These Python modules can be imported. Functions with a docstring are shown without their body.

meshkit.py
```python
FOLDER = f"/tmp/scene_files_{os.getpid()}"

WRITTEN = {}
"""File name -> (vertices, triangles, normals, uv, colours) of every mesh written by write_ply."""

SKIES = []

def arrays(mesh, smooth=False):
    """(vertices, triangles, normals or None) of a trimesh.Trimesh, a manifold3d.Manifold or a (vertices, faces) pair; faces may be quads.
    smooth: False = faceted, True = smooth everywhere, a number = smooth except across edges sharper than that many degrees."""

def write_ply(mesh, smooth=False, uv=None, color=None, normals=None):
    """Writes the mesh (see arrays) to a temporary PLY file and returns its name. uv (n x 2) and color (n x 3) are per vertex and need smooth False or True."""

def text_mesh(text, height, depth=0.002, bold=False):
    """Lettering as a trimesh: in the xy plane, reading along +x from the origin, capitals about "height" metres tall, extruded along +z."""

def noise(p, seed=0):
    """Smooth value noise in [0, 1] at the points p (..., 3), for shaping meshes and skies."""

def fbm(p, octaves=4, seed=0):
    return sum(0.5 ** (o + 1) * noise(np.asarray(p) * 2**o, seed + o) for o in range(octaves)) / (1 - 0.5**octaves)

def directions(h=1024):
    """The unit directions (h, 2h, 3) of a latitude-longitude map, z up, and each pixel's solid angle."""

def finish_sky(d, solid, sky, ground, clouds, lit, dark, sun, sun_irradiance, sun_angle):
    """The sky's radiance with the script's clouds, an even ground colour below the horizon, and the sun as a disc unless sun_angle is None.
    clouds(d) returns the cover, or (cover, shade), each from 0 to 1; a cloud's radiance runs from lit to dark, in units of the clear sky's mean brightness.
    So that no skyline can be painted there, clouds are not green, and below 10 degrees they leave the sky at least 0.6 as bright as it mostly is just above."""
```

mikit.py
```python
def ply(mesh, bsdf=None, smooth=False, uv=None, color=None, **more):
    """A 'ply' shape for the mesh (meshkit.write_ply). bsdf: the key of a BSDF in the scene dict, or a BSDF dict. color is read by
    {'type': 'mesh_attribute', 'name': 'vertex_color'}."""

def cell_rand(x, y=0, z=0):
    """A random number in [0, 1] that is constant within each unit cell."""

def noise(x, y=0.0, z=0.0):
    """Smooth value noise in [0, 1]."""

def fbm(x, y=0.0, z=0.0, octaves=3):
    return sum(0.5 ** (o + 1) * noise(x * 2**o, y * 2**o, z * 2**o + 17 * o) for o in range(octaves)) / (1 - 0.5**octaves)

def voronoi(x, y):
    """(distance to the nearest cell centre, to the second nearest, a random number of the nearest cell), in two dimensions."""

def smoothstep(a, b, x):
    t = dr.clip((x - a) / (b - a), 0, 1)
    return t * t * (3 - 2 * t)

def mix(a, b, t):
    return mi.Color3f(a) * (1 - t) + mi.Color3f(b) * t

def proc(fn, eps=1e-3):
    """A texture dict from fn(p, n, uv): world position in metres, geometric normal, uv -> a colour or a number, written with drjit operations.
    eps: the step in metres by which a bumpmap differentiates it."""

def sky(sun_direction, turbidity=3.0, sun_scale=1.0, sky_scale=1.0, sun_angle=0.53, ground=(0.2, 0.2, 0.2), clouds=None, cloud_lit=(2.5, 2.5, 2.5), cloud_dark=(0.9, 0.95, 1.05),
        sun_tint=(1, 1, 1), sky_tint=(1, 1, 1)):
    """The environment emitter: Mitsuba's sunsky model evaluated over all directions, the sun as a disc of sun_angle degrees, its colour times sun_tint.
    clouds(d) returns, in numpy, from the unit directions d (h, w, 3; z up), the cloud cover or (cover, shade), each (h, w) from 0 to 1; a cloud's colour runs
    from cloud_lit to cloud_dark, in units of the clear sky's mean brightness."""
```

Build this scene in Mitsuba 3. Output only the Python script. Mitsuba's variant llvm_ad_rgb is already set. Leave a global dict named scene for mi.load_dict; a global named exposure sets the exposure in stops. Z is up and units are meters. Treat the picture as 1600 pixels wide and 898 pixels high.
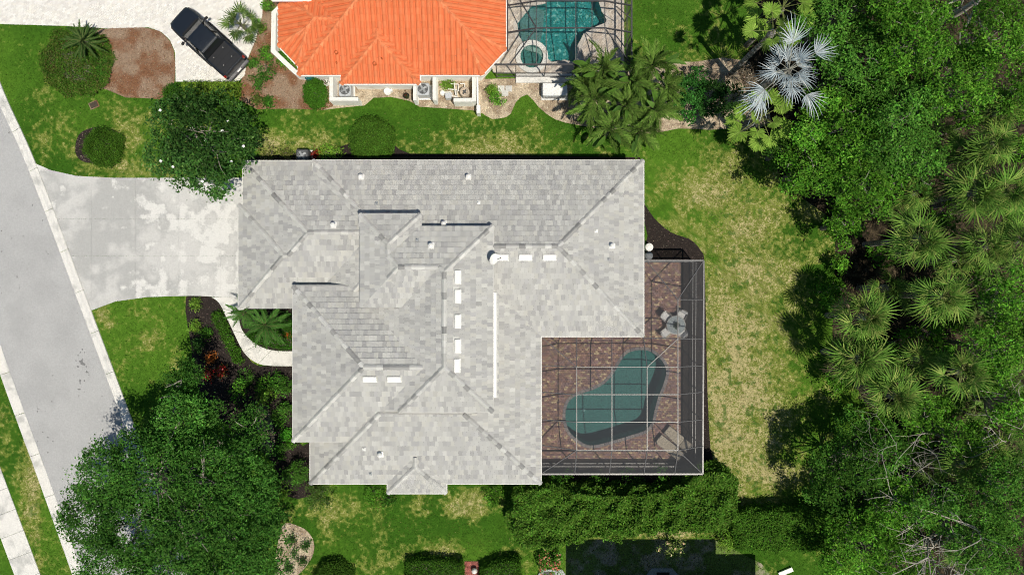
import math
import numpy as np
import drjit as dr
import mitsuba as mi
import trimesh
import manifold3d as m3
import shapely
import shapely.geometry as sg
from shapely import affinity
from shapely.ops import unary_union
from shapely.prepared import prep
import mikit
import meshkit
from mikit import noise, fbm, smoothstep, mix

T = mi.ScalarTransform4f
# ---------------------------------------------------------------- camera, sky, exposure
CAM_H, GSD = 47.0, 0.0428                      # height of the camera, metres of ground per photo pixel
scene, labels = {}, {}
scene['camera'] = {'type': 'perspective', 'fov': math.degrees(2 * math.atan(800 * GSD / CAM_H)), 'fov_axis': 'x',
                   'near_clip': 1.0, 'far_clip': 2000.0,
                   'to_world': T().look_at(origin=[0, 0, CAM_H], target=[0, 0, 0], up=[0, 1, 0])}
SUN = (0.245, -0.315, 1.0)
scene['sky'] = mikit.sky(SUN, turbidity=3, sky_scale=0.64, sky_tint=(1.02, 1.0, 0.90), sun_tint=(0.91, 1.0, 1.105))
exposure = 1.52


# ---------------------------------------------------------------- helpers
def at(px, py, z=0.0):
    """The point at height z that the photograph shows at pixel (px, py): the camera looks straight down."""
    f = GSD * (CAM_H - z) / CAM_H
    return np.array([(px - 800) * f, (449 - py) * f, z])


def w2(pts, z=0.0):
    return [tuple(at(x, y, z)[:2]) for x, y in pts]


def poly(pts, z=0.0, smooth=0):
    p = w2(pts, z)
    if smooth:
        p = curve(p, smooth, True)
    g = sg.Polygon(p)
    return g if g.is_valid else g.buffer(0)


def curve(p, n=6, closed=False):
    p = np.asarray(p, float)
    m = len(p)
    out = []
    for i in range(m if closed else m - 1):
        if closed:
            a, b, c, d = p[(i - 1) % m], p[i], p[(i + 1) % m], p[(i + 2) % m]
        else:
            a, b, c, d = p[max(i - 1, 0)], p[i], p[i + 1], p[min(i + 2, m - 1)]
        for k in range(n):
            t = k / n
            out.append(0.5 * (2 * b + (c - a) * t + (2 * a - 5 * b + 4 * c - d) * t * t + (3 * b - a - 3 * c + d) * t ** 3))
    if not closed:
        out.append(p[-1])
    return np.array(out)


_count = {}


def numbered(base):
    n = _count.get(base, -1) + 1
    _count[base] = n
    return base if n == 0 else f'{base}_{n:03d}'


def tag(key, label=None, cat=None, group=None, kind=None):
    d = {}
    if label: d['label'] = label
    if cat: d['category'] = cat
    group = group or (GROUPS.get(key.rstrip('0123456789').rstrip('_')) if cat else None)
    if group: d['group'] = group
    if kind: d['kind'] = kind
    labels[key] = d
    return key


GROUPS = {'oak_tree': 'oak trees', 'cabbage_palm': 'cabbage palms of the wood', 'palmetto': 'palmettos of the wood', 'understory_shrub': 'shrubs under the wood', 'understory_tree': 'low trees between the palms', 'shrub': 'garden shrubs', 'areca_palm': 'feathery palms of the clump',
          'tall_fan_palm': 'green fan palms at the wood edge', 'dead_tree': 'bare dead trees', 'hedge': 'clipped hedges', 'planter': 'planter pots', 'doorstep': 'grey doorsteps', 'small_plant': 'plants on the stone island', 'storage_barrel': 'barrels at the east wall', 'red_plant': 'red garden plants',
          'date_palm': 'feathery date palms by the walk', 'flowering_bush': 'flowering bushes', 'ground_cover': 'ground cover plantings', 'swimming_pool': 'swimming pools', 'pool_cage': 'screened pool cages', 'screen_wall': 'white walls behind the orange house', 'stepping_stone': 'stepping stones'}


def thing(name, label, cat, group=None):
    return tag(numbered(name), label, cat, group or GROUPS.get(name))


def add(name, mesh, bsdf, parent=None, smooth=False, color=None, **lab):
    key = numbered(name if parent is None else f'{parent}__{name}')
    if color is not None and np.ndim(color) == 1:
        color = np.tile(np.asarray(color, float), (len(mesh.vertices), 1))
    scene[key] = mikit.ply(mesh, bsdf, smooth=smooth, color=color)
    if lab:
        tag(key, **lab)
    return key


def ref(name, shape, to_world, parent):
    key = numbered(f'{parent}__{name}')
    scene[key] = {**shape, 'to_world': to_world}
    return key


def cat(ms):
    return trimesh.util.concatenate([m for m in ms if m is not None])


def polys(g):
    if g is None or g.is_empty:
        return []
    return [x for x in getattr(g, 'geoms', [g]) if isinstance(x, sg.Polygon) and x.area > 1e-5]


def tri2d(g):
    v, f = trimesh.creation.triangulate_polygon(g, engine='earcut')
    v, f = np.asarray(v), np.asarray(f)
    a, b, c = v[f[:, 0]], v[f[:, 1]], v[f[:, 2]]
    area = (b[:, 0] - a[:, 0]) * (c[:, 1] - a[:, 1]) - (b[:, 1] - a[:, 1]) * (c[:, 0] - a[:, 0])
    return v, np.where((area < 0)[:, None], f[:, ::-1], f)


def sheet(g, z=0.0, fz=None):
    ms = []
    for p in polys(g):
        v, f = tri2d(p)
        zz = np.full(len(v), z) if fz is None else fz(v[:, 0], v[:, 1])
        ms.append(trimesh.Trimesh(np.c_[v, zz], f, process=False))
    return cat(ms)


def prism(g, z0, z1):
    ms = []
    for p in polys(g):
        m = trimesh.creation.extrude_polygon(p, z1 - z0, engine='earcut')
        m.apply_translation([0, 0, z0])
        ms.append(m)
    return cat(ms)


def box(c, s, rz=0.0, ch=0.0):
    """Box centred at c with sizes s, chamfered by ch, turned rz radians about z."""
    if ch:
        pts = []
        for i in range(8):
            sg_ = np.array([1 if i & 1 else -1, 1 if i & 2 else -1, 1 if i & 4 else -1])
            h = np.asarray(s) / 2 * sg_
            for k in range(3):
                q = h - sg_ * ch
                q[k] = h[k]
                pts.append(q)
        m = trimesh.convex.convex_hull(np.array(pts))
    else:
        m = trimesh.creation.box(s)
    if rz:
        m.apply_transform(trimesh.transformations.rotation_matrix(rz, [0, 0, 1]))
    m.apply_translation(c)
    return m


def bar(a, b, w, h):
    """Rectangular bar from a to b, w wide (sideways) and h high."""
    a, b = np.asarray(a, float), np.asarray(b, float)
    d = b - a
    L = np.linalg.norm(d)
    x = d / L
    y = np.cross([0, 0, 1], x)
    if np.linalg.norm(y) < 1e-3:
        y = np.array([0, 1.0, 0])
    y /= np.linalg.norm(y)
    m = trimesh.creation.box([L, w, h])
    M = np.eye(4)
    M[:3, 0], M[:3, 1], M[:3, 2], M[:3, 3] = x, y, np.cross(x, y), (a + b) / 2
    m.apply_transform(M)
    return m


def tube(pts, rad, n=8, cap=True):
    pts = np.asarray(pts, float)
    rad = np.broadcast_to(np.asarray(rad, float), len(pts))
    t = np.gradient(pts, axis=0)
    t /= np.linalg.norm(t, axis=1, keepdims=True) + 1e-12
    up = np.array([0.31, 0.17, 0.93])
    x = np.cross(t, up)
    x /= np.linalg.norm(x, axis=1, keepdims=True) + 1e-12
    y = np.cross(t, x)
    a = np.arange(n) * 2 * np.pi / n
    v = pts[:, None] + rad[:, None, None] * (np.cos(a)[None, :, None] * x[:, None] + np.sin(a)[None, :, None] * y[:, None])
    k, m = np.meshgrid(np.arange(len(pts) - 1), np.arange(n), indexing='ij')
    p = (k * n + m).ravel(); q = (k * n + (m + 1) % n).ravel()
    f = np.vstack([np.c_[p, p + n, q], np.c_[q, p + n, q + n]])
    v = v.reshape(-1, 3)
    if cap:
        v = np.vstack([v, pts[:1], pts[-1:]])
        i = np.arange(n)
        e = (len(pts) - 1) * n
        f = np.vstack([f, np.c_[i, (i + 1) % n, i * 0 + len(v) - 2], np.c_[e + (i + 1) % n, e + i, i * 0 + len(v) - 1]])
    return trimesh.Trimesh(v, f, process=False)


def cyl(c, r, h, n=20, r2=None):
    """Upright (tapered) cylinder standing at c."""
    c = np.asarray(c, float)
    return tube([c, c + [0, 0, h]], [r, r if r2 is None else r2], n)


def lathe(c, prof, n=20):
    """prof: (radius, height) pairs from the bottom up."""
    prof = np.asarray(prof, float)
    c = np.asarray(c, float)
    a = np.arange(n) * 2 * np.pi / n
    v = np.stack([prof[:, :1] * np.cos(a), prof[:, :1] * np.sin(a), np.repeat(prof[:, 1:], n, 1)], -1).reshape(-1, 3) + c
    k, m = np.meshgrid(np.arange(len(prof) - 1), np.arange(n), indexing='ij')
    p = (k * n + m).ravel(); q = (k * n + (m + 1) % n).ravel()
    return trimesh.Trimesh(v, np.vstack([np.c_[p, q, p + n], np.c_[q, q + n, p + n]]), process=False)


def ring_curb(g_out, g_in, z0, z1):
    return prism(g_out.difference(g_in), z0, z1)


def jitter(rng, base, n, amt=0.25, hue=0.08):
    c = np.asarray(base, float)[None] * np.exp(rng.normal(0, amt, (n, 1))) * np.exp(rng.normal(0, hue, (n, 3)))
    return np.clip(c, 0.003, 0.95)


# ---------------------------------------------------------------- materials
def tex(rgb):
    return {'type': 'rgb', 'value': list(map(float, rgb))}


def matte(name, rgb, rough=0.8, spec=0.3, **k):
    scene[name] = {'type': 'twosided', 'bsdf': {'type': 'principled', 'base_color': rgb if isinstance(rgb, dict) else tex(rgb), 'roughness': rough, 'specular': spec, **k}}


VC = {'type': 'mesh_attribute', 'name': 'vertex_color'}
matte('m_vc', VC, 0.75, 0.25)                   # colour of each piece from its vertices
matte('m_vc_gloss', VC, 0.35, 0.5)
matte('m_white', (0.82, 0.82, 0.80), 0.5, 0.4)
matte('m_stucco', (0.62, 0.58, 0.50), 0.85)
matte('m_stucco_white', mikit.proc(lambda p, n, uv: mix((0.80, 0.79, 0.75), (0.58, 0.55, 0.48), smoothstep(0.62, 0.85, fbm(p.x * 3, p.y * 3, p.z * 1.2, 4)))), 0.85)
matte('m_underlay', (0.16, 0.16, 0.16), 0.9)
matte('m_frame', (0.13, 0.13, 0.135), 0.4, 0.6)
matte('m_frame_dark', (0.055, 0.055, 0.06), 0.45, 0.5)
matte('m_black', (0.015, 0.015, 0.016), 0.5, 0.4)
matte('m_dark_grey', (0.08, 0.085, 0.09), 0.5, 0.4)
matte('m_grey', (0.32, 0.34, 0.36), 0.5, 0.4)
matte('m_bark', mikit.proc(lambda p, n, uv: mix((0.10, 0.085, 0.07), (0.22, 0.20, 0.17), fbm(p.x * 7, p.y * 7, p.z * 2.5, 3))), 0.9)
matte('m_palm_bark', mikit.proc(lambda p, n, uv: mix((0.13, 0.115, 0.10), (0.33, 0.31, 0.28), smoothstep(0.3, 0.75, noise(p.x * 2, p.y * 2, p.z * 9)))), 0.9)
matte('m_twig', (0.30, 0.275, 0.24), 0.85)
matte('m_dead_wood', (0.42, 0.39, 0.34), 0.85)
scene['m_screen'] = {'type': 'mask', 'opacity': 0.34, 'nested': {'type': 'twosided', 'bsdf': {'type': 'diffuse', 'reflectance': tex((0.105, 0.11, 0.12))}}}
scene['m_screen_light'] = {'type': 'mask', 'opacity': 0.16, 'nested': {'type': 'twosided', 'bsdf': {'type': 'diffuse', 'reflectance': tex((0.035, 0.037, 0.042))}}}
scene['m_water'] = {'type': 'thindielectric', 'int_ior': 1.33, 'specular_transmittance': tex((0.62, 0.84, 0.83))}
scene['m_leaf'] = {'type': 'principledthin', 'base_color': VC, 'roughness': 0.6, 'diff_trans': 0.6, 'eta': 1.25}
scene['m_leaf_gloss'] = {'type': 'principledthin', 'base_color': VC, 'roughness': 0.36, 'diff_trans': 0.45, 'eta': 1.4}
scene['m_glass_dark'] = {'type': 'twosided', 'bsdf': {'type': 'principled', 'base_color': tex((0.012, 0.014, 0.016)), 'roughness': 0.06, 'specular': 0.7}}
scene['m_paint'] = {'type': 'twosided', 'bsdf': {'type': 'principled', 'base_color': tex((0.012, 0.017, 0.026)), 'roughness': 0.35, 'metallic': 0.2, 'specular': 0.6, 'clearcoat': 1.0, 'clearcoat_gloss': 0.95}}
scene['m_chrome'] = {'type': 'roughconductor', 'alpha': 0.15}


def blob(p, c, r):
    """1 near the pixel c of the ground, falling to 0 about r pixels away."""
    x, y, _ = at(*c)
    rr = (r if np.ndim(r) else (r, r))
    return dr.exp(-(dr.square((p.x - x) / (rr[0] * GSD)) + dr.square((p.y - y) / (rr[1] * GSD))))


# where the turf is thin and straw-coloured: pixel, radii, strength
DRY = [((1165, 440), (95, 195), 0.56), ((1150, 650), (90, 125), 0.58), ((1205, 740), (60, 50), 0.35), ((1110, 300), (70, 50), 0.25), ((200, 222), (45, 40), 0.36), ((110, 225), (30, 30), 0.22), ((440, 228), (60, 20), 0.45), ((215, 265), (60, 14), 0.35),
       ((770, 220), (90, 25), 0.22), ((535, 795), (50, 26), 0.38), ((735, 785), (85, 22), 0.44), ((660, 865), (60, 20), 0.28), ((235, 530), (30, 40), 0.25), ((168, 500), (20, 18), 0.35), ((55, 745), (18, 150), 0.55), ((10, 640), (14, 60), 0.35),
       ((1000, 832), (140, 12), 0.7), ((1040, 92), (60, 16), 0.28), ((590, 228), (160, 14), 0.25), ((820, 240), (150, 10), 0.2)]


def lawn_color(p, n, uv):
    w = fbm(p.x * 0.8, p.y * 0.8, 3.0, 4)                     # patches about a metre across
    big = fbm(p.x * 0.20 + 5, p.y * 0.20, 1.0, 3)
    fine = fbm(p.x * 5.0, p.y * 5.0, 7.0, 3)
    blade = noise(p.x * 19, p.y * 19, 2.0)
    dry = mi.Float(0.0)
    for c, r, k in DRY:
        dry += k * blob(p, c, r)
    d = dry + (w - 0.5) * 0.95 + (fine - 0.5) * 0.75
    g0 = mix((0.038, 0.110, 0.009), (0.074, 0.168, 0.015), smoothstep(0.3, 0.7, big))
    g1 = mix(g0, (0.175, 0.215, 0.042), smoothstep(0.05, 0.45, d))
    g2 = mix(g1, (0.375, 0.335, 0.165), smoothstep(0.40, 0.98, d + (blade - 0.5) * 0.8))
    weed = smoothstep(0.62, 0.72, fbm(p.x * 3.3 + 31, p.y * 3.3, 11.0, 4) + 0.10 * (blade - 0.5)) * smoothstep(0.2, 0.5, dry)
    return mix(g2, (0.055, 0.125, 0.018), 0.8 * weed) * (0.60 + 0.5 * fine + 0.30 * blade)


matte('m_lawn', mikit.proc(lawn_color), 0.95, 0.1)


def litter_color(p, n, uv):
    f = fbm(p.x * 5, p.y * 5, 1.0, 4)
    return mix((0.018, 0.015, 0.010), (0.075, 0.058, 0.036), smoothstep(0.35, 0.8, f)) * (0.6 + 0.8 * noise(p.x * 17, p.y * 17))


matte('m_worn_lifted', mikit.proc(lambda p, n, uv: mix((0.12, 0.19, 0.045), (0.32, 0.29, 0.22), smoothstep(0.50, 0.75, fbm(p.x * 1.2, p.y * 1.2, 6.0, 4))) * (0.7 + 0.6 * noise(p.x * 17, p.y * 17))), 0.95, 0.1)  # tone raised to stand in for fill light in the house shadow
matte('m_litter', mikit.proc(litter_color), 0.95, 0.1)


def bed_color(p, n, uv):
    f = fbm(p.x * 2.2, p.y * 2.2, 1.0, 4)
    return mix((0.5, 0.42, 0.31), (0.31, 0.24, 0.17), smoothstep(0.35, 0.7, f)) * (0.7 + 0.6 * noise(p.x * 19, p.y * 19))


matte('m_gravel', mikit.proc(bed_color), 0.95, 0.1)
matte('m_mulch_dark', (0.030, 0.024, 0.022), 0.95, 0.1)
matte('m_mulch_red', mikit.proc(lambda p, n, uv: mix((0.20, 0.10, 0.055), (0.29, 0.21, 0.15), smoothstep(0.3, 0.7, fbm(p.x * 1.3, p.y * 1.3, 3.0, 4))) * (0.75 + 0.5 * noise(p.x * 22, p.y * 22))), 0.95, 0.1)


def asphalt_color(p, n, uv):
    f = fbm(p.x * 0.7, p.y * 0.7, 1.0, 4)
    g = noise(p.x * 26, p.y * 26)
    spot = smoothstep(0.84, 0.90, fbm(p.x * 2.9 + 9, p.y * 2.9, 5.0, 3))
    c = mix((0.40, 0.405, 0.41), (0.435, 0.44, 0.445), smoothstep(0.3, 0.7, f)) * (0.90 + 0.20 * g)
    oil = smoothstep(0.82, 0.86, noise(p.x * 7.1, p.y * 5.3, 4.0)) * smoothstep(0.3, 0.5, blob(p, (127, 575), (12, 42)))
    return mix(mix(c, (0.12, 0.12, 0.12), 0.8 * spot), (0.13, 0.13, 0.135), 0.75 * oil)


matte('m_asphalt', mikit.proc(asphalt_color), 0.9, 0.2)


def drive_color(p, n, uv):
    big = fbm(p.x * 0.45 + 3, p.y * 0.45, 1.0, 3)
    mid = fbm(p.x * 1.5, p.y * 1.5, 2.0, 4)
    grain = noise(p.x * 20, p.y * 20)
    east = blob(p, (330, 370), (85, 110))                      # bleached slabs lie nearest the garage
    damp = blob(p, (155, 370), (70, 110))                      # damp stains where water stands by the kerb
    wet = smoothstep(0.40, 0.62, big * 0.55 + mid * 0.45 + 0.22 * damp - 0.06 * east)
    c = mix((0.58, 0.58, 0.57), (0.44, 0.445, 0.44), wet)
    pale = smoothstep(0.52, 0.70, mid * 0.8 + big * 0.2 + 0.10 * east - 0.2 * damp + 0.06 * (grain - 0.5))
    c = mix(c, (0.69, 0.69, 0.675), pale)
    return c * (0.92 + 0.14 * grain)


matte('m_drive', mikit.proc(drive_color), 0.85, 0.2)
matte('m_concrete', mikit.proc(lambda p, n, uv: mix((0.74, 0.73, 0.70), (0.52, 0.52, 0.50), smoothstep(0.45, 0.8, fbm(p.x * 1.7, p.y * 1.7, p.z, 4))) * (0.92 + 0.14 * noise(p.x * 21, p.y * 21))), 0.85, 0.2)


def pool_color(p, n, uv):
    f = fbm(p.x * 7, p.y * 7, p.z * 7, 3)
    return mix((0.12, 0.245, 0.235), (0.16, 0.305, 0.29), f)


matte('m_pool', mikit.proc(pool_color), 0.8, 0.2)


def pool_sparkle(p, n, uv):
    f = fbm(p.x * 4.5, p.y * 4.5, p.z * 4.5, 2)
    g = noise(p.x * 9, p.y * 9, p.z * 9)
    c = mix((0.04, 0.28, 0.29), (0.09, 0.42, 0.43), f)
    return mix(c, (0.5, 0.72, 0.70), smoothstep(0.62, 0.86, g * 0.8 + f * 0.25))  # pale speckle paints the sun sparkle of ripples into the floor colour


matte('m_pool_sparkle', mikit.proc(pool_sparkle), 0.8, 0.2)
# ---------------------------------------------------------------- ground, road, drives, beds
R = np.random.default_rng(7)
POOL_PX = [(999, 542), (1016, 544), (1033, 555), (1043, 569), (1045.5, 584), (1040, 604), (1033, 621), (1027, 643), (1023, 660), (1012, 675), (987, 684), (957, 693), (933, 699),
           (916, 699), (898.5, 689), (885, 675), (879, 655), (880, 638), (886, 623), (901, 612), (923, 605), (943, 594), (957, 577), (967, 560), (979, 547)]
pool_outer = poly(POOL_PX, 0.05, 4)
pool_g = pool_outer.buffer(-0.20)
NPOOL_PX = [(856, -70), (854, 6), (830, 11), (808, 38), (811, 58), (822, 72), (845, 78), (856, 92), (862, 98), (872, 96), (882, 94), (893, 97), (901, 95), (902, 72), (912, 53), (934, 41), (950, 35), (940, 19), (934, 0), (934, -70)]
npool_g = poly(NPOOL_PX, 0.0)
npool_g = npool_g.buffer(0.2).buffer(-0.4).buffer(0.2)
spa_c = at(831, 88, 0.3)
spa_g = sg.Point(*spa_c[:2]).buffer(0.76, 16)
holes = unary_union([pool_g, npool_g, spa_g])
ground_g = sg.box(-320, -320, 320, 320).difference(holes)
add('ground', sheet(ground_g, 0.0), 'm_lawn', kind='structure', label='mown green lawn with dry straw patches around both houses')


def offset_line(p, d):
    p = np.asarray(p)
    t = np.gradient(p, axis=0)
    t /= np.linalg.norm(t, axis=1, keepdims=True)
    return p + d * np.c_[-t[:, 1], t[:, 0]]


r_out = curve(w2([(-110, -180), (-70, -70), (0, 127), (57, 256), (143, 484), (205, 650), (300, 905), (370, 1095)]), 8)
r_in = offset_line(r_out, -0.62)                # line runs down the picture: its right-hand side is the road
l_out = curve(w2([(-200, 10), (-80, 350), (0, 580), (58, 739), (115, 898), (185, 1095)]), 8)
l_in = offset_line(l_out, 0.62)
road_g = sg.Polygon(np.vstack([r_in, l_in[::-1]])).buffer(0)
add('road', sheet(road_g.buffer(0.02), 0.012), 'm_asphalt', kind='structure', label='pale grey asphalt street running diagonally past the driveway')


def along(line, step):
    s = np.r_[0, np.cumsum(np.linalg.norm(np.diff(line, axis=0), axis=1))]
    q = np.arange(0, s[-1], step)
    return q, lambda t: np.c_[np.interp(t, s, line[:, 0]), np.interp(t, s, line[:, 1])]


def curb(a, b, name, label, prof, step=2.9, gap=0.012):
    root = numbered(name)
    tag(root, label, None, None, 'structure')
    q, fa = along(a, step)
    s = np.r_[0, np.cumsum(np.linalg.norm(np.diff(a, axis=0), axis=1))]
    fb = lambda t: np.c_[np.interp(t, s, b[:, 0]), np.interp(t, s, b[:, 1])]
    for q0 in q[:-1]:
        t = np.linspace(q0 + gap, q0 + step - gap, 4)
        A, B = fa(t), fb(t)
        if A[:, 1].min() > 24 or A[:, 1].max() < -24:
            continue
        V = []
        for u, z in prof:
            V.append(np.c_[A + (B - A) * u, np.full(4, z)])
        V = np.array(V)                          # profile x length
        m, n = V.shape[:2]
        i, j = np.meshgrid(np.arange(m - 1), np.arange(n - 1), indexing='ij')
        p = (i * n + j).ravel()
        F = np.vstack([np.c_[p, p + 1, p + n], np.c_[p + 1, p + n + 1, p + n]])
        add('segment', trimesh.Trimesh(V.reshape(-1, 3), F, process=False), 'm_concrete', root)


PROF = [(0, -0.05), (0, 0.10), (0.12, 0.13), (0.28, 0.12), (0.5, 0.055), (0.66, 0.03), (1.0, 0.035), (1.0, -0.05)]
curb(r_out, r_in, 'kerb', 'pale concrete rolled kerb along the house side of the street', PROF)
curb(l_out, l_in, 'kerb', 'pale concrete rolled kerb on the far side of the street by the sidewalk', PROF)

sw_l = np.array(w2([(-110, 550), (0, 841), (20, 894), (95, 1095)]))
sw_r = np.array(w2([(-110, 435), (0, 728), (64, 898), (139, 1095)]))
root = numbered('sidewalk')
tag(root, 'white concrete sidewalk of square slabs in the bottom corner', None, None, 'structure')
for k in range(-16, 16):
    d = sw_r[2] - sw_r[1]; d = d / np.linalg.norm(d)
    o = sw_r[1] + d * 1.52 * k
    nrm = np.array([d[1], -d[0]])
    if nrm[0] > 0: nrm = -nrm
    cell = sg.Polygon([o + d * 0.01, o + d * 1.51, o + d * 1.51 + nrm * 1.62, o + d * 0.01 + nrm * 1.62])
    cx, cy = cell.centroid.coords[0]
    if abs(cy) < 24 and cx > -38:
        add('slab', prism(cell, -0.05, 0.05 + 0.004 * (k % 3)), 'm_concrete', root)

# concrete drive of the grey house, cut along its joints
drive_px = [(35, 250), (57, 256), (80, 266), (120, 275), (180, 278), (240, 278), (392, 278), (392, 465), (345, 464), (300, 462), (230, 464), (180, 471), (143, 485), (115, 490)]
drive_g = poly(drive_px).difference(sg.Polygon(np.vstack([r_out, l_out[::-1]])).buffer(0))
root = numbered('driveway')
tag(root, 'broad concrete driveway with damp grey stains and bleached white patches', None, None, 'structure')
xs = [40, 144, 211.6, 279, 345, 400]
ys = [240, 342.5, 399.5, 500]
for i in range(len(xs) - 1):
    for j in range(len(ys) - 1):
        c = poly([(xs[i], ys[j]), (xs[i + 1], ys[j]), (xs[i + 1], ys[j + 1]), (xs[i], ys[j + 1])]).intersection(drive_g).buffer(-0.005)
        if not c.is_empty:
            add('slab', prism(c, -0.05, 0.045 + 0.003 * ((i + j) % 2)), 'm_drive', root)

# the curving walk to the front door
wl = curve(w2([(330, 464), (343, 474), (356, 500), (368, 525), (381, 550), (398, 565), (419, 571), (470, 572)]), 6)
wr = curve(w2([(392, 464), (374, 480), (376, 508), (386, 525), (402, 538), (419, 545), (440, 548), (470, 548)]), 6)
m = min(len(wl), len(wr))
walk_g = sg.Polygon(np.vstack([wl, wr[::-1]])).buffer(0)
root = numbered('path')
tag(root, 'curved white concrete walk from the driveway to the front door', None, None, 'structure')
cuts = [(-1, -1)]
step = len(wl) // 5
for k in range(0, len(wl) - 1, step):
    a, b = k, min(k + step, len(wl) - 1)
    ka, kb = int(a * (len(wr) - 1) / (len(wl) - 1)), int(b * (len(wr) - 1) / (len(wl) - 1))
    c = sg.Polygon(np.vstack([wl[a:b + 1], wr[ka:kb + 1][::-1]])).buffer(0).buffer(-0.012)
    if not c.is_empty:
        add('slab', prism(c, -0.05, 0.048), 'm_concrete', root)


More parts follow.
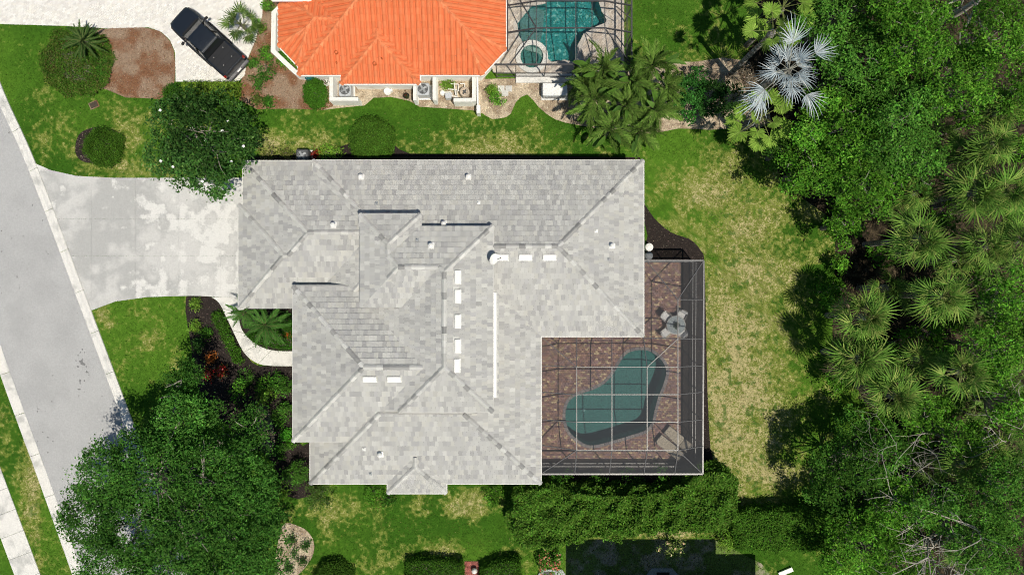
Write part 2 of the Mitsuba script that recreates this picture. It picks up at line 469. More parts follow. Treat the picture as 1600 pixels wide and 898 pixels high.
def pavers(g, L, W, z, colors, ang=0.0, seed=1, gap=0.008, h=0.05, jit=0.25, clipmin=0.25):
    """Running-bond pavers over the polygon g: ONE mesh of chamfer-less slabs each with its own colour."""
    rng = np.random.default_rng(seed)
    c0 = g.centroid
    gg = affinity.rotate(g, -math.degrees(ang), origin=c0)
    x0, y0, x1, y1 = gg.bounds
    pg = prep(gg)
    V, F, C = [], [], []
    nv = 0
    colors = np.asarray(colors)
    for r in range(int((y1 - y0) / W) + 1):
        off = (r % 2) * L / 2
        for k in range(-1, int((x1 - x0) / L) + 2):
            xa, ya = x0 + k * L + off, y0 + r * W
            cell = sg.box(xa + gap / 2, ya + gap / 2, xa + L - gap / 2, ya + W - gap / 2)
            if pg.contains(cell):
                ps = [np.array(cell.exterior.coords)[:4]]
            elif pg.intersects(cell):
                ps = [np.array(q.exterior.coords)[:-1] for q in polys(gg.intersection(cell)) if q.area > clipmin * L * W * 0.3]
            else:
                continue
            col = colors[rng.integers(len(colors))] * math.exp(rng.normal(0, jit))
            dz = rng.normal(0, 0.0015)
            for q in ps:
                if sg.Polygon(q).exterior.is_ccw is False:
                    q = q[::-1]
                n = len(q)
                V.append(np.c_[q, np.full(n, z + dz)]); V.append(np.c_[q, np.full(n, z - h)])
                for t in range(1, n - 1):
                    F.append((nv, nv + t, nv + t + 1))
                for t in range(n):
                    u = (t + 1) % n
                    F.append((nv + t, nv + n + t, nv + n + u)); F.append((nv + t, nv + n + u, nv + u))
                C.append(np.tile(np.clip(col, 0, 0.9), (2 * n, 1)))
                nv += 2 * n
    V = np.vstack(V)
    ca, sa = math.cos(ang), math.sin(ang)
    xy = V[:, :2] - [c0.x, c0.y]
    V[:, :2] = np.c_[xy[:, 0] * ca - xy[:, 1] * sa, xy[:, 0] * sa + xy[:, 1] * ca] + [c0.x, c0.y]
    return trimesh.Trimesh(V, np.array(F), process=False), np.vstack(C)


# white paver drive of the orange house
pd_g = poly([(-120, 30), (0, 38), (100, 41), (168, 45), (232, 43), (252, 50), (266, 63), (274, 82), (275, 128), (372, 128), (383, 118), (386, 95), (400, 62), (410, 25), (414, -40), (414, -110), (-120, -110)])
root = numbered('paved_drive')
tag(root, 'white block-paved drive under the dark pickup truck', None, None, 'structure')
add('base', sheet(pd_g, 0.01), 'm_concrete', root)
pm, pc = pavers(pd_g.intersection(sg.box(-36, -30, 40, 21)), 0.22, 0.14, 0.05, [(0.76, 0.75, 0.72), (0.80, 0.79, 0.76), (0.72, 0.70, 0.67), (0.77, 0.75, 0.70)], 0.6, 3, jit=0.04)
add('paver', pm, 'm_vc', root, color=pc, kind='stuff')


def scatter(g, n, seed):
    rng = np.random.default_rng(seed)
    x0, y0, x1, y1 = g.bounds
    m = int(n * (x1 - x0) * (y1 - y0) / max(g.area, 1e-6) * 1.1) + 10
    p = np.c_[rng.uniform(x0, x1, m), rng.uniform(y0, y1, m)]
    p = p[shapely.contains_xy(g, p[:, 0], p[:, 1])]
    return p[:n]


def chips(g, n, size, cols, seed, z=0.02, tilt=0.35):
    """Bark chips and stones lying about: little bent flakes, each of its own colour."""
    rng = np.random.default_rng(seed)
    p = scatter(g, n, seed)
    n = len(p)
    c = np.c_[p, z + rng.uniform(0, 0.03, n)]
    return leaves(rng, c, size, 0.45, np.array(cols), tilt=tilt, colj=0.3)


def leaves(rng, c, size, aspect, cols, tilt=0.7, colj=0.22, hue=0.07, sizej=0.25, outward=None, fold=0.25):
    """One folded two-triangle leaf at each centre: (mesh, colours)."""
    n = len(c)
    nrm = rng.normal(0, tilt, (n, 3)); nrm[:, 2] += 1.0
    if outward is not None:
        nrm += outward
    nrm /= np.linalg.norm(nrm, axis=1, keepdims=True) + 1e-9
    a = rng.normal(0, 1, (n, 3))
    a -= (a * nrm).sum(1, keepdims=True) * nrm
    a /= np.linalg.norm(a, axis=1, keepdims=True) + 1e-9
    b = np.cross(nrm, a)
    L = (size * np.exp(rng.normal(0, sizej, n)))[:, None]
    W = L * aspect
    v = np.stack([c - a * L / 2, c + b * W / 2 + nrm * W * fold - a * L * 0.06, c + a * L / 2 - nrm * L * 0.12, c - b * W / 2 + nrm * W * fold - a * L * 0.06], 1).reshape(-1, 3)
    i = np.arange(n)[:, None] * 4
    f = np.vstack([np.hstack([i, i + 1, i + 2]), np.hstack([i, i + 2, i + 3])])
    cols = np.atleast_2d(cols)
    col = cols[rng.integers(len(cols), size=n)] * np.exp(rng.normal(0, colj, (n, 1))) * np.exp(rng.normal(0, hue, (n, 3)))
    return trimesh.Trimesh(v, f, process=False), np.repeat(np.clip(col, 0.002, 0.9), 4, 0)


MULCH_DARK = [(0.035, 0.026, 0.023), (0.055, 0.042, 0.036), (0.075, 0.060, 0.052), (0.025, 0.02, 0.018), (0.15, 0.12, 0.10)]
MULCH_RED = [(0.22, 0.11, 0.06), (0.30, 0.20, 0.14), (0.17, 0.09, 0.05), (0.36, 0.29, 0.22)]
GRAVEL = [(0.55, 0.48, 0.38), (0.42, 0.34, 0.26), (0.65, 0.60, 0.52), (0.33, 0.24, 0.17)]


BEDS = []


def bed(name, pts, mat, cols, label, dens, size, seed, smooth=4, z=0.016, cut=None):
    g = poly(pts, 0, smooth)
    if cut is not None:
        g = g.difference(cut)
    BEDS.append(g)
    k = add(name, sheet(g, z), mat, kind='structure', label=label)
    m_, c_ = chips(g, int(g.area * dens), size, cols, seed, z)
    add('chips', m_, 'm_vc', k, color=c_, kind='stuff')
    return g


hard = unary_union([walk_g.buffer(0.01), drive_g])
bed('mulch_bed', [(291, 464), (335, 462), (350, 476), (380, 545), (405, 572), (465, 575), (466, 690), (492, 692), (494, 765), (450, 775), (425, 720), (385, 690), (330, 640), (305, 590), (299, 540)], 'm_mulch_dark', MULCH_DARK,
    'dark bark mulch bed between the front lawn and the curved walk', 110, 0.085, 11, 3, cut=hard)
bed('mulch_bed', [(372, 478), (374, 508), (388, 528), (402, 540), (430, 548), (470, 549), (470, 476)], 'm_mulch_dark', MULCH_DARK, 'small mulch bed enclosed by the curved walk and the house front', 110, 0.08, 12, 1, cut=hard)
bed('mulch_bed', [(1000, 318), (1022, 341), (1048, 363), (1078, 374), (1095, 392), (1101, 420), (1105, 600), (1110, 700), (1118, 745), (1060, 752), (830, 752), (830, 700), (1000, 420)], 'm_mulch_dark', MULCH_DARK,
    'black mulch bed wrapping the screened pool cage', 90, 0.085, 13, 3, cut=pool_outer.buffer(0.4))
bed('mulch_bed', [(470, 238), (510, 236), (545, 225), (560, 214), (600, 214), (625, 234), (640, 240), (1000, 246), (1000, 262), (390, 262), (392, 246)], 'm_mulch_dark', MULCH_DARK, 'shaded mulch strip along the north wall of the grey house', 60, 0.08, 14, 1)
bed('mulch_bed', [(118, 228), (126, 208), (150, 199), (178, 205), (192, 226), (186, 244), (165, 255), (135, 254), (121, 245)], 'm_mulch_dark', [(0.09, 0.07, 0.06), (0.16, 0.12, 0.10), (0.06, 0.05, 0.045), (0.3, 0.24, 0.2)], 'ring of grey-brown mulch around the round clipped shrub', 120, 0.08, 15, 4)
bed('red_mulch_bed', [(166, 46), (234, 45), (258, 56), (272, 80), (273, 126), (262, 152), (232, 154), (164, 139)], 'm_mulch_red', MULCH_RED, 'rusty red mulch bed in the inner curve of the paved drive', 110, 0.07, 16, 2)
bed('planting_bed', [(72, 90), (88, 66), (108, 50), (140, 44), (166, 46), (164, 139), (130, 140), (95, 132), (76, 116)], 'm_mulch_red', MULCH_RED, 'half-oval bed of green ground cover in the left lawn', 40, 0.07, 17, 1)
bed('red_mulch_bed', [(414, -40), (436, -40), (436, 10), (440, 80), (470, 118), (525, 124), (525, 165), (505, 172), (450, 170), (402, 171), (374, 156), (376, 130), (386, 97), (400, 62), (410, 25)], 'm_mulch_red', MULCH_RED,
    'reddish mulch bed between the truck and the orange roofed house', 90, 0.07, 18, 1)
bed('gravel_bed', [(505, 118), (758, 116), (760, 180), (742, 173), (700, 170), (655, 167), (640, 158), (612, 152), (584, 153), (570, 165), (530, 169), (505, 172)], 'm_gravel', GRAVEL, 'sandy gravel strip behind the orange roofed house', 60, 0.06, 19, 1)
bed('gravel_bed', [(756, 124), (930, 124), (1000, 100), (1085, 97), (1170, 96), (1205, 190), (1160, 199), (1110, 203), (1060, 201), (1012, 210), (960, 204), (905, 196), (868, 187), (842, 168), (824, 148), (806, 160), (798, 178), (783, 185), (757, 180)], 'm_gravel', GRAVEL,
    'pale stony bed behind the neighbouring pool, running under the palms', 60, 0.07, 20, 2)
bed('gravel_bed', [(440, 823), (468, 822), (486, 836), (491, 858), (480, 882), (455, 905), (430, 905)], 'm_gravel', GRAVEL, 'tan stone island beside the big oak in the south lawn', 90, 0.08, 21, 4)
bed('gravel_bed', [(405, 628), (420, 640), (430, 690), (418, 712), (408, 690), (400, 655)], 'm_gravel', [(0.62, 0.56, 0.38), (0.5, 0.44, 0.28)], 'thin strip of pale straw gravel beside the big oak', 120, 0.07, 22, 4)
forest_px = [(1178, -90), (1184, 60), (1150, 105), (1190, 205), (1225, 290), (1305, 345), (1305, 400), (1300, 540), (1362, 645), (1310, 700), (1296, 775), (1330, 800), (1330, 850), (1420, 900), (1440, 1000), (1900, 1000), (1900, -90)]
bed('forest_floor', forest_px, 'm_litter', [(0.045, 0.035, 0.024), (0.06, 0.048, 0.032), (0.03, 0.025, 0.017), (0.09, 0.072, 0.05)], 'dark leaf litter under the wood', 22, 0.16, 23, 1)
bed('shady_bed', [(885, 842), (1115, 842), (1190, 880), (1210, 905), (1200, 960), (880, 960)], 'm_worn_lifted', [(0.10, 0.13, 0.04), (0.08, 0.14, 0.03), (0.12, 0.18, 0.05), (0.20, 0.18, 0.13)], 'worn grass and soil, colour lightened against the shadow of the southern house', 60, 0.10, 24, 1)

# tufts of grass standing in the turf
rg = np.random.default_rng(77)
lawn_g = sg.box(-36, -21, 36, 21).difference(unary_union([road_g.buffer(0.7), drive_g, walk_g, pd_g, poly([(380, 250), (1102, 250), (1102, 760), (380, 760)]), poly(forest_px), sg.box(-40, -30, -33, -9)] + BEDS))
p = scatter(lawn_g, 70000, 78)
dry_ = sum(k * np.exp(-(((p - at(*c)[:2]) / (np.array(r) * GSD)) ** 2).sum(1)) for c, r, k in DRY) + (meshkit.fbm(np.c_[p * 0.8, p[:, 0] * 0 + 3], 4) - 0.5) * 0.9
c_ = np.where((dry_ + rg.normal(0, 0.16, len(p)) > 0.52)[:, None], [[0.42, 0.37, 0.18]], np.where((dry_ + rg.normal(0, 0.12, len(p)) > 0.2)[:, None], [[0.18, 0.24, 0.045]], [[0.055, 0.145, 0.015]]))
m_, _c = leaves(rg, np.c_[p, rg.uniform(0.01, 0.035, len(p))], 0.085, 0.30, np.array([(1, 1, 1)]), tilt=0.8, colj=0.0, hue=0.0)
add('grass', m_, 'm_leaf', color=np.repeat(np.clip(c_ * np.exp(rg.normal(0, 0.22, (len(p), 1))), 0, 0.8), 4, 0), kind='stuff', label='tufts of green and straw-coloured grass standing in the lawns')
# ---------------------------------------------------------------- roofs
BIG = 500.0


def half(n, c):
    """The half plane n.(x,y) <= c."""
    n = np.asarray(n, float)
    L = np.linalg.norm(n)
    n = n / L; c = c / L
    t = np.array([-n[1], n[0]])
    o = n * c
    return sg.Polygon([o + t * BIG, o - t * BIG, o - t * BIG - n * BIG, o + t * BIG - n * BIG])


class Block:
    """A hip roof block: several planes that rise inwards from their eave lines, the lowest one counting, inside a clip outline."""

    def __init__(self, name, clip, eaves, z, pitch):
        self.name, self.clip, self.z = name, clip, z
        self.planes = []
        for a, b, dz in eaves:                  # eave line from a to b, the roof on its left
            a, b = np.asarray(a), np.asarray(b)
            d = (b - a) / np.linalg.norm(b - a)
            n = np.array([-d[1], d[0]])
            g = n * pitch
            self.planes.append((g[0], g[1], z + dz - g @ a, n, a, d))
        self.faces = []
        for i, P in enumerate(self.planes):
            f = clip
            for j, Q in enumerate(self.planes):
                if j != i:
                    f = f.intersection(half((P[0] - Q[0], P[1] - Q[1]), Q[2] - P[2]))
            self.faces.append(f)


def rect_block(name, x0, x1, y0, y1, z, pitch, sides='NESW', clip=None):
    """Block with pixel rectangle x0..x1, y0..y1 measured at its eave height."""
    (ax, ay), (bx, by) = w2([(x0, y1), (x1, y0)], z)
    c = {'S': ((ax, ay), (bx, ay), 0), 'E': ((bx, ay), (bx, by), 0), 'N': ((bx, by), (ax, by), 0), 'W': ((ax, by), (ax, ay), 0)}
    return Block(name, sg.box(ax, ay, bx, by) if clip is None else clip, [c[s] for s in sides], z, pitch)


def zat(P, x, y):
    return P[0] * x + P[1] * y + P[2]


def higher(blocks, me, P, over=0.0):
    """Where another block's roof lies above the plane P by more than over."""
    out = []
    for b in blocks:
        if b is me:
            continue
        for Q, f in zip(b.planes, b.faces):
            if f.is_empty:
                continue
            n = (P[0] - Q[0], P[1] - Q[1])
            c = Q[2] - P[2] - over
            if math.hypot(*n) < 1e-6:
                if c > 0:
                    out.append(f)
                continue
            out.append(f.intersection(half(n, c)))
    return unary_union([o for o in out if not o.is_empty]) if out else sg.Polygon()


def tile_face(region, P, course, width, thick, colors, rng, profile=None, jit=0.12):
    """Roof tiles over the region of a plane: a list of (centre, vertices, faces, colour), one per tile."""
    _, _, _, n, a, d = P
    M = lambda u, v: a[0] + d[0] * u + n[0] * v
    uv = affinity.affine_transform(region, [d[0], d[1], n[0], n[1], -(d @ a), -(n @ a)])
    x0, y0, x1, y1 = uv.bounds
    pg = prep(uv)
    out = []
    slope = math.hypot(P[0], P[1])
    prof = profile or [(0, 0.0), (1, 0.0)]
    for r in range(int(math.floor(y0 / course)), int(y1 / course) + 1):
        va, vb = r * course, (r + 1) * course
        off = 0.0 if profile else (r % 2) * width / 2 + 0.03 * math.sin(r * 7.1)
        for k in range(int(math.floor((x0 - off) / width)), int((x1 - off) / width) + 1):
            ua = off + k * width
            cell = sg.box(ua, va, ua + width, vb)
            inside = pg.contains(cell)
            if not inside and not pg.intersects(cell):
                continue
            V, F = [], []
            lift = rng.normal(0, 0.002)
            for (p0, h0), (p1, h1) in zip(prof[:-1], prof[1:]):
                g = 0.0025 if not profile else 0.0
                s = sg.box(ua + p0 * width + g, va, ua + p1 * width - g, vb + 0.01)
                qs = [np.array(s.exterior.coords)[:4]] if inside else [np.array(q.exterior.coords)[:-1] for q in polys(uv.intersection(s)) if q.area > 2e-4]
                for q in qs:
                    if not sg.Polygon(q).exterior.is_ccw:
                        q = q[::-1]
                    m = len(q)
                    t = (q[:, 0] - ua) / width
                    hh = h0 + (h1 - h0) * np.clip((t - p0) / (p1 - p0), 0, 1)
                    zz = thick * (1 - (q[:, 1] - va) / course) + hh + lift
                    base = len(V)
                    for (u, v), z in zip(q, zz):
                        X, Y = a[0] + d[0] * u + n[0] * v, a[1] + d[1] * u + n[1] * v
                        V.append((X, Y, zat(P, X, Y) + z))
                    for (u, v) in q:
                        X, Y = a[0] + d[0] * u + n[0] * v, a[1] + d[1] * u + n[1] * v
                        V.append((X, Y, zat(P, X, Y) - 0.02))
                    for i in range(1, m - 1):
                        F.append((base, base + i, base + i + 1))
                    for i in range(m):
                        j = (i + 1) % m
                        F.append((base + i, base + m + i, base + m + j)); F.append((base + i, base + m + j, base + j))
            if V:
                col = colors[rng.integers(len(colors))] * math.exp(rng.normal(0, jit))
                c = np.mean(V, axis=0)
                out.append((c, np.array(V), np.array(F), np.clip(col, 0, 0.9)))
    return out


def merge_tiles(ts):
    V, F, C, n = [], [], [], 0
    for _, v, f, c in ts:
        V.append(v); F.append(f + n); C.append(np.tile(c, (len(v), 1))); n += len(v)
    return trimesh.Trimesh(np.vstack(V), np.vstack(F), process=False), np.vstack(C)


def cap_tile(a, b, w, h, n=5):
    """One half-round ridge tile from a up to b, its lower end wider and raised."""
    a, b = np.asarray(a, float), np.asarray(b, float)
    d = (b - a) / np.linalg.norm(b - a)
    s = np.cross(d, [0, 0, 1]); s /= np.linalg.norm(s)
    up = np.cross(s, d)
    th = np.linspace(-1, 1, n)
    V = []
    for p, k, e in ((a, 1.0, 0.022), (b, 0.86, 0.0)):
        for t in th:
            V.append(p + s * (t * w * k) + up * (h * k * (1 - abs(t) ** 1.6) + e) - up * 0.03 * abs(t))
    for p in (a, b):
        for t in th:
            V.append(p + s * (t * w * 0.9) - up * 0.09)
    F = []
    for i in range(n - 1):
        F += [(i, i + 1, n + i + 1), (i, n + i + 1, n + i), (i, 2 * n + i, 2 * n + i + 1), (i, 2 * n + i + 1, i + 1), (n + i, n + i + 1, 3 * n + i + 1), (n + i, 3 * n + i + 1, 3 * n + i)]
    for e in (0, n - 1):
        F += [(e, n + e, 2 * n + e), (n + e, 3 * n + e, 2 * n + e)]
    return trimesh.Trimesh(np.array(V), np.array(F), process=False)


def build_roof(house, blocks, course, width, thick, colors, profile=None, part_tiles=0, seed=1, cap_cols=None, cap_w=0.15, cap_step=0.40, fascia='m_white', jit=0.12, prefer=None):
    rng = np.random.default_rng(seed)
    roof = numbered(f'{house}__roof')
    under, tiles, caps = [], [], []
    fasc, soff, high = [], [], []
    for b in blocks:
        for i, (P, f) in enumerate(zip(b.planes, b.faces)):
            if f.is_empty or f.area < 0.05:
                continue
            hid = higher(blocks, b, P)
            vis = f.difference(hid.buffer(-0.30) if not hid.is_empty else hid)
            vis = unary_union([q for q in polys(vis) if q.area > 0.05])
            if vis.is_empty:
                continue
            under.append(sheet(vis, 0, lambda x, y, P=P: zat(P, x, y) - 0.012))
            soff.append(sheet(vis, 0, lambda x, y, P=P: zat(P, x, y) - 0.17))
            for q in polys(vis):
                tiles += [(b, t) for t in tile_face(q, P, course, width, thick, np.asarray(colors), rng, profile, jit)]
            # fascia along the eaves of this face
            edge = f.boundary.intersection(b.clip.boundary.buffer(0.004)).difference(higher(blocks, b, P, -0.12))
            for ln in getattr(edge, 'geoms', [edge]):
                if ln.length < 0.15 or ln.geom_type != 'LineString':
                    continue
                c = np.array(ln.coords)
                for p, q in zip(c[:-1], c[1:]):
                    if np.linalg.norm(q - p) < 0.1: continue
                    mid = (p + q) / 2
                    e = (q - p) / np.linalg.norm(q - p)
                    o = np.array([e[1], -e[0]])
                    if b.clip.contains(sg.Point(*(mid + o * 0.02))): o = -o
                    zp, zq = zat(P, *p), zat(P, *q)
                    (fasc if min(zp, zq) < 3.3 else high).append(bar([*(p + o * 0.035 - e * 0.03), zp - 0.085], [*(q + o * 0.035 + e * 0.03), zq - 0.085], 0.065, 0.16))
            # hips and ridges
            for j in range(i + 1, len(b.planes)):
                g = b.faces[j]
                if g.is_empty: continue
                Q = b.planes[j]
                ln = f.buffer(0.01).intersection(g.buffer(0.01))
                if ln.is_empty or ln.area < 1e-4: continue
                r = ln.minimum_rotated_rectangle
                if r.geom_type != 'Polygon': continue
                rc = np.array(r.exterior.coords)
                e0, e1 = np.linalg.norm(rc[1] - rc[0]), np.linalg.norm(rc[2] - rc[1])
                A, B = ((rc[0] + rc[3]) / 2, (rc[1] + rc[2]) / 2) if e0 > e1 else ((rc[0] + rc[1]) / 2, (rc[2] + rc[3]) / 2)
                seg = sg.LineString([A, B])
                if seg.length < 0.3: continue
                seg = seg.difference(higher(blocks, b, P, -0.012).buffer(0.01))
                for s in getattr(seg, 'geoms', [seg]):
                    if s.is_empty or s.length < 0.2: continue
                    A, B = np.array(s.coords[0]), np.array(s.coords[-1])
                    za, zb = zat(P, *A), zat(P, *B)
                    if za > zb: A, B, za, zb = B, A, zb, za
                    A3, B3 = np.array([*A, za + 0.035]), np.array([*B, zb + 0.035])
                    L = np.linalg.norm(B3 - A3)
                    m = max(1, int(round(L / cap_step)))
                    for k in range(m):
                        ca = A3 + (B3 - A3) * (k / m)
                        cb = A3 + (B3 - A3) * min(1, (k + 1) / m + 0.05 / L)
                        caps.append(cap_tile(ca, cb, cap_w, cap_w * 0.62))
    scene[roof] = mikit.ply(cat(under), 'm_underlay')
    add('soffit', cat(soff), 'm_white', roof)
    for q in fasc:
        add('fascia', q, fascia, roof)
    for q in high:
        add('fascia', q, 'm_fascia_grey' if fascia == 'm_fascia_light' else fascia, roof)
    cap_cols = np.asarray(cap_cols if cap_cols is not None else colors)
    order = sorted(range(len(caps)), key=lambda k: -caps[k].vertices[:, 2].max())
    cm = [cap_cols[rng.integers(len(cap_cols))] * math.exp(rng.normal(0, 0.10)) for _ in caps]
    for k in order[:290]:
        add('ridge_tile', caps[k], 'm_vc', roof, color=cm[k])
    rest = order[290:]
    if rest:
        add('ridge_tile', cat([caps[k] for k in rest]), 'm_vc', roof, color=np.vstack([np.tile(cm[k], (len(caps[k].vertices), 1)) for k in rest]), kind='stuff')
    if part_tiles:
        sel = sorted(range(len(tiles)), key=lambda k: -(tiles[k][1][0][2] + (3 if prefer and prefer(tiles[k]) else 0)))
        chosen = set(sel[:part_tiles])
        for k in sel[:part_tiles]:
            c, v, f, col = tiles[k][1]
            add('tile', trimesh.Trimesh(v, f, process=False), 'm_vc', roof, color=col)
    else:
        chosen = set()
    m_, c_ = merge_tiles([t[1] for k, t in enumerate(tiles) if k not in chosen])
    add('tile_field' if part_tiles else 'tile', m_, 'm_vc', roof, color=c_, kind='stuff')
    return roof


# ---------------------------------------------------------------- the grey house
matte('m_fascia_grey', (0.50, 0.50, 0.49), 0.6)
matte('m_fascia_light', (0.64, 0.64, 0.62), 0.6)
PITCH = 0.42
house = thing('grey_house', 'large grey tiled house with many hips in the middle, white off-ridge vents on its roof', 'house')
ZA, ZB, ZE, ZT = 2.72, 2.99, 4.05, 5.4
gA = rect_block('A', 380, 760, 252, 482, ZA, PITCH)
gA2 = rect_block('A2', 373, 740, 320, 482, ZA, PITCH)
gB = rect_block('B', 489, 1005, 251, 525, ZB, PITCH)
gH = rect_block('H', 485, 845, 262, 755, ZB + 0.005, PITCH, clip=poly([(485, 755), (845, 755), (845, 400), (764, 400), (764, 638), (485, 638)], ZB + 0.005))
gK = rect_block('K', 606, 697, 690, 770, ZB + 0.03, PITCH, 'ESW')
gE = rect_block('E', 458, 820, 447, 689, ZE, PITCH, clip=sg.box(*w2([(458, 689)], ZE)[0], *w2([(715, 447)], ZE)[0]))
cD = sg.box(*w2([(562, 480)], ZT)[0], *w2([(768, 353)], ZT)[0])
cC = sg.box(*w2([(562, 480)], ZT)[0], *w2([(657, 335)], ZT)[0])
gC = rect_block('C', 562, 657, 335, 483, ZT, PITCH, clip=cC)
gD = rect_block('D', 562, 768, 353, 483, ZT, PITCH, clip=cD)
cF = unary_union([sg.box(*w2([(624, 643)], ZT)[0], *w2([(770, 353)], ZT)[0]), sg.box(*w2([(572, 641)], ZT)[0], *w2([(697, 476)], ZT)[0])])
gF = rect_block('F', 624, 770, 353, 643, ZT, PITCH, clip=cF)
HB = [gA, gA2, gB, gH, gK, gE, gC, gD, gF]
base_g = unary_union([b.clip for b in (gA, gA2, gB, gH, gK)])
scene[house + '__wall'] = mikit.ply(cat([prism(base_g.buffer(-0.55, join_style=2), 0, 2.55), prism(gE.clip.buffer(-0.4, join_style=2), 2.0, ZE - 0.1),
                                         prism(unary_union([gC.clip, gD.clip, sg.box(*w2([(624, 643)], ZT)[0], *w2([(770, 353)], ZT)[0])]).buffer(-0.4, join_style=2), 2.5, ZT - 0.1)]), 'm_stucco')
TILE_COLS = np.array([(0.41, 0.41, 0.405), (0.45, 0.45, 0.44), (0.50, 0.50, 0.485), (0.54, 0.54, 0.52), (0.47, 0.47, 0.465), (0.43, 0.43, 0.435), (0.52, 0.515, 0.485), (0.37, 0.37, 0.375), (0.49, 0.49, 0.48), (0.55, 0.55, 0.535)])
CAP_COLS = np.array([(0.56, 0.56, 0.54), (0.50, 0.50, 0.49), (0.54, 0.54, 0.52), (0.58, 0.58, 0.56), (0.34, 0.34, 0.335)])
roof = build_roof(house, HB, 0.325, 0.24, 0.05, (TILE_COLS * 0.8 + TILE_COLS.mean(0) * 0.2) * [0.945, 0.95, 0.945], None, 300, 5, CAP_COLS, jit=0.045, fascia='m_fascia_light', prefer=lambda t: t[0] in (gE, gF) and t[1][0][0] < -3.4 and -6 < t[1][0][1] < 0)


def plane_z(blocks, x, y):
    best, bz = None, -9
    for b in blocks:
        for P, f in zip(b.planes, b.faces):
            if f.buffer(1e-6).contains(sg.Point(x, y)) and zat(P, x, y) > bz:
                bz, best = zat(P, x, y), P
    return bz, best


def on_roof(blocks, px, py, z=4.5):
    for _ in range(6):
        x, y, _z = at(px, py, z)
        z, P = plane_z(blocks, x, y)
    return np.array([x, y, z]), P


def frame_mesh(mesh, o, P, along_eave=True):
    """Moves a mesh built in (eave, up-slope, normal) axes to the point o of the plane P."""
    d = np.array([P[5][0], P[5][1], 0.0])
    s = np.array([P[3][0], P[3][1], math.hypot(P[0], P[1])]); s /= np.linalg.norm(s)
    n = np.cross(d, s)
    M = np.eye(4)
    M[:3, 0], M[:3, 1], M[:3, 2], M[:3, 3] = d, s, n, o
    m = mesh.copy(); m.apply_transform(M)
    return m


def ridge_vent():
    b = box([0, 0, 0.07], [0.80, 0.34, 0.13], 0, 0.03)
    lip = box([0, -0.20, 0.035], [0.84, 0.10, 0.03], 0, 0.01)
    return cat([b, lip])


for px, py in [(714, 433), (714, 463), (714, 502), (714, 540.5), (713, 571), (784, 401), (821, 401), (858.5, 401), (578, 591), (616, 591)]:
    o, P = on_roof(HB, px, py)
    add('vent', frame_mesh(ridge_vent(), o + [0, 0, 0.02], P), 'm_white', roof)
for i, (px, py, big) in enumerate([(565, 277, 1), (732, 277, 1), (522, 352, 1), (694, 350, 1), (674, 384, 1), (956, 384, 1), (595, 709, 1), (588, 318, 0), (748, 317, 0), (652, 375, 0), (931, 361, 0), (951, 405, 0), (569, 701, 0), (579, 739, 0)]):
    o, P = on_roof(HB, px, py)
    if big:
        m_ = cat([cyl(o - [0, 0, 0.1], 0.07, 0.42, 12), lathe(o + [0, 0, 0.30], [(0.075, 0), (0.14, 0.02), (0.14, 0.10), (0.05, 0.17), (0, 0.18)], 14), frame_mesh(box([0, 0, 0.045], [0.34, 0.42, 0.03], 0, 0.01), o, P)])
    else:
        m_ = cat([cyl(o - [0, 0, 0.1], 0.045, 0.30, 10), frame_mesh(box([0, 0, 0.04], [0.2, 0.24, 0.02], 0, 0.008), o, P)])
    add('vent_pipe', m_, 'm_white' if i % 2 == 0 or big else 'm_grey', roof)
# white gutter under the raised eastern eave and along the low eaves
gx = at(771.5, 0, ZT)[0]
ga, gb = at(771.5, 457, ZT), at(771.5, 621, ZT)
gut = cat([bar([gx + 0.09, ga[1], ZT - 0.10], [gx + 0.09, gb[1], ZT - 0.10], 0.20, 0.03), bar([gx + 0.185, ga[1], ZT - 0.05], [gx + 0.185, gb[1], ZT - 0.05], 0.03, 0.13), bar([gx, ga[1], ZT - 0.05], [gx, gb[1], ZT - 0.05], 0.03, 0.13)])
add('gutter', gut, 'm_white', house, label='white gutter along the raised eastern eave')
# doors and windows of the walls (seen only from aside)
wx = min(p[0] for p in base_g.buffer(-0.55, join_style=2).exterior.coords)
for y0, y1 in ((268, 315), (335, 385), (400, 460)):
    a_, b_ = at(0, y0, 1)[1], at(0, y1, 1)[1]
    add('garage_door', box([wx - 0.02, (a_ + b_) / 2, 1.15], [0.08, abs(a_ - b_) * 0.85, 2.2], 0, 0.02), 'm_white', house)
for x in (-11, -5, 1):
    ymin = at(0, 755, ZA)[1] + 0.55
    k = add('window', box([x, ymin - 0.0, 1.5], [1.6, 0.10, 1.2], 0, 0.02), 'm_white', house)
    add('pane', box([x, ymin - 0.04, 1.5], [1.4, 0.06, 1.0]), 'm_glass_dark', k)

# satellite dish standing on the ridge
o, P = on_roof(HB, 767, 405)
dish = thing('satellite_dish', 'white satellite dish on the ridge beside the row of three white vents', 'satellite dish')
prof = [(0.001, 0.0), (0.12, 0.012), (0.24, 0.05), (0.32, 0.095), (0.335, 0.10), (0.24, 0.03), (0.001, -0.02)]
dm = lathe([0, 0, 0], prof, 24)
dm.apply_transform(trimesh.transformations.rotation_matrix(math.radians(48), [0.45, 1, 0]))
dm.apply_translation(o + [0.13, 0.02, 0.62])
add('reflector', dm, 'm_white', dish, smooth=40)
add('mast', tube([o + [-0.08, 0, -0.05], o + [-0.08, 0, 0.35], o + [0.05, 0.02, 0.58]], 0.028, 8), 'm_dark_grey', dish)
add('feed_arm', cat([tube([o + [0.02, -0.1, 0.40], o + [0.35, -0.05, 0.42], o + [0.58, 0.05, 0.72]], 0.016, 6), box(o + [0.58, 0.05, 0.74], [0.07, 0.07, 0.11], 0.4, 0.01)]), 'm_dark_grey', dish)

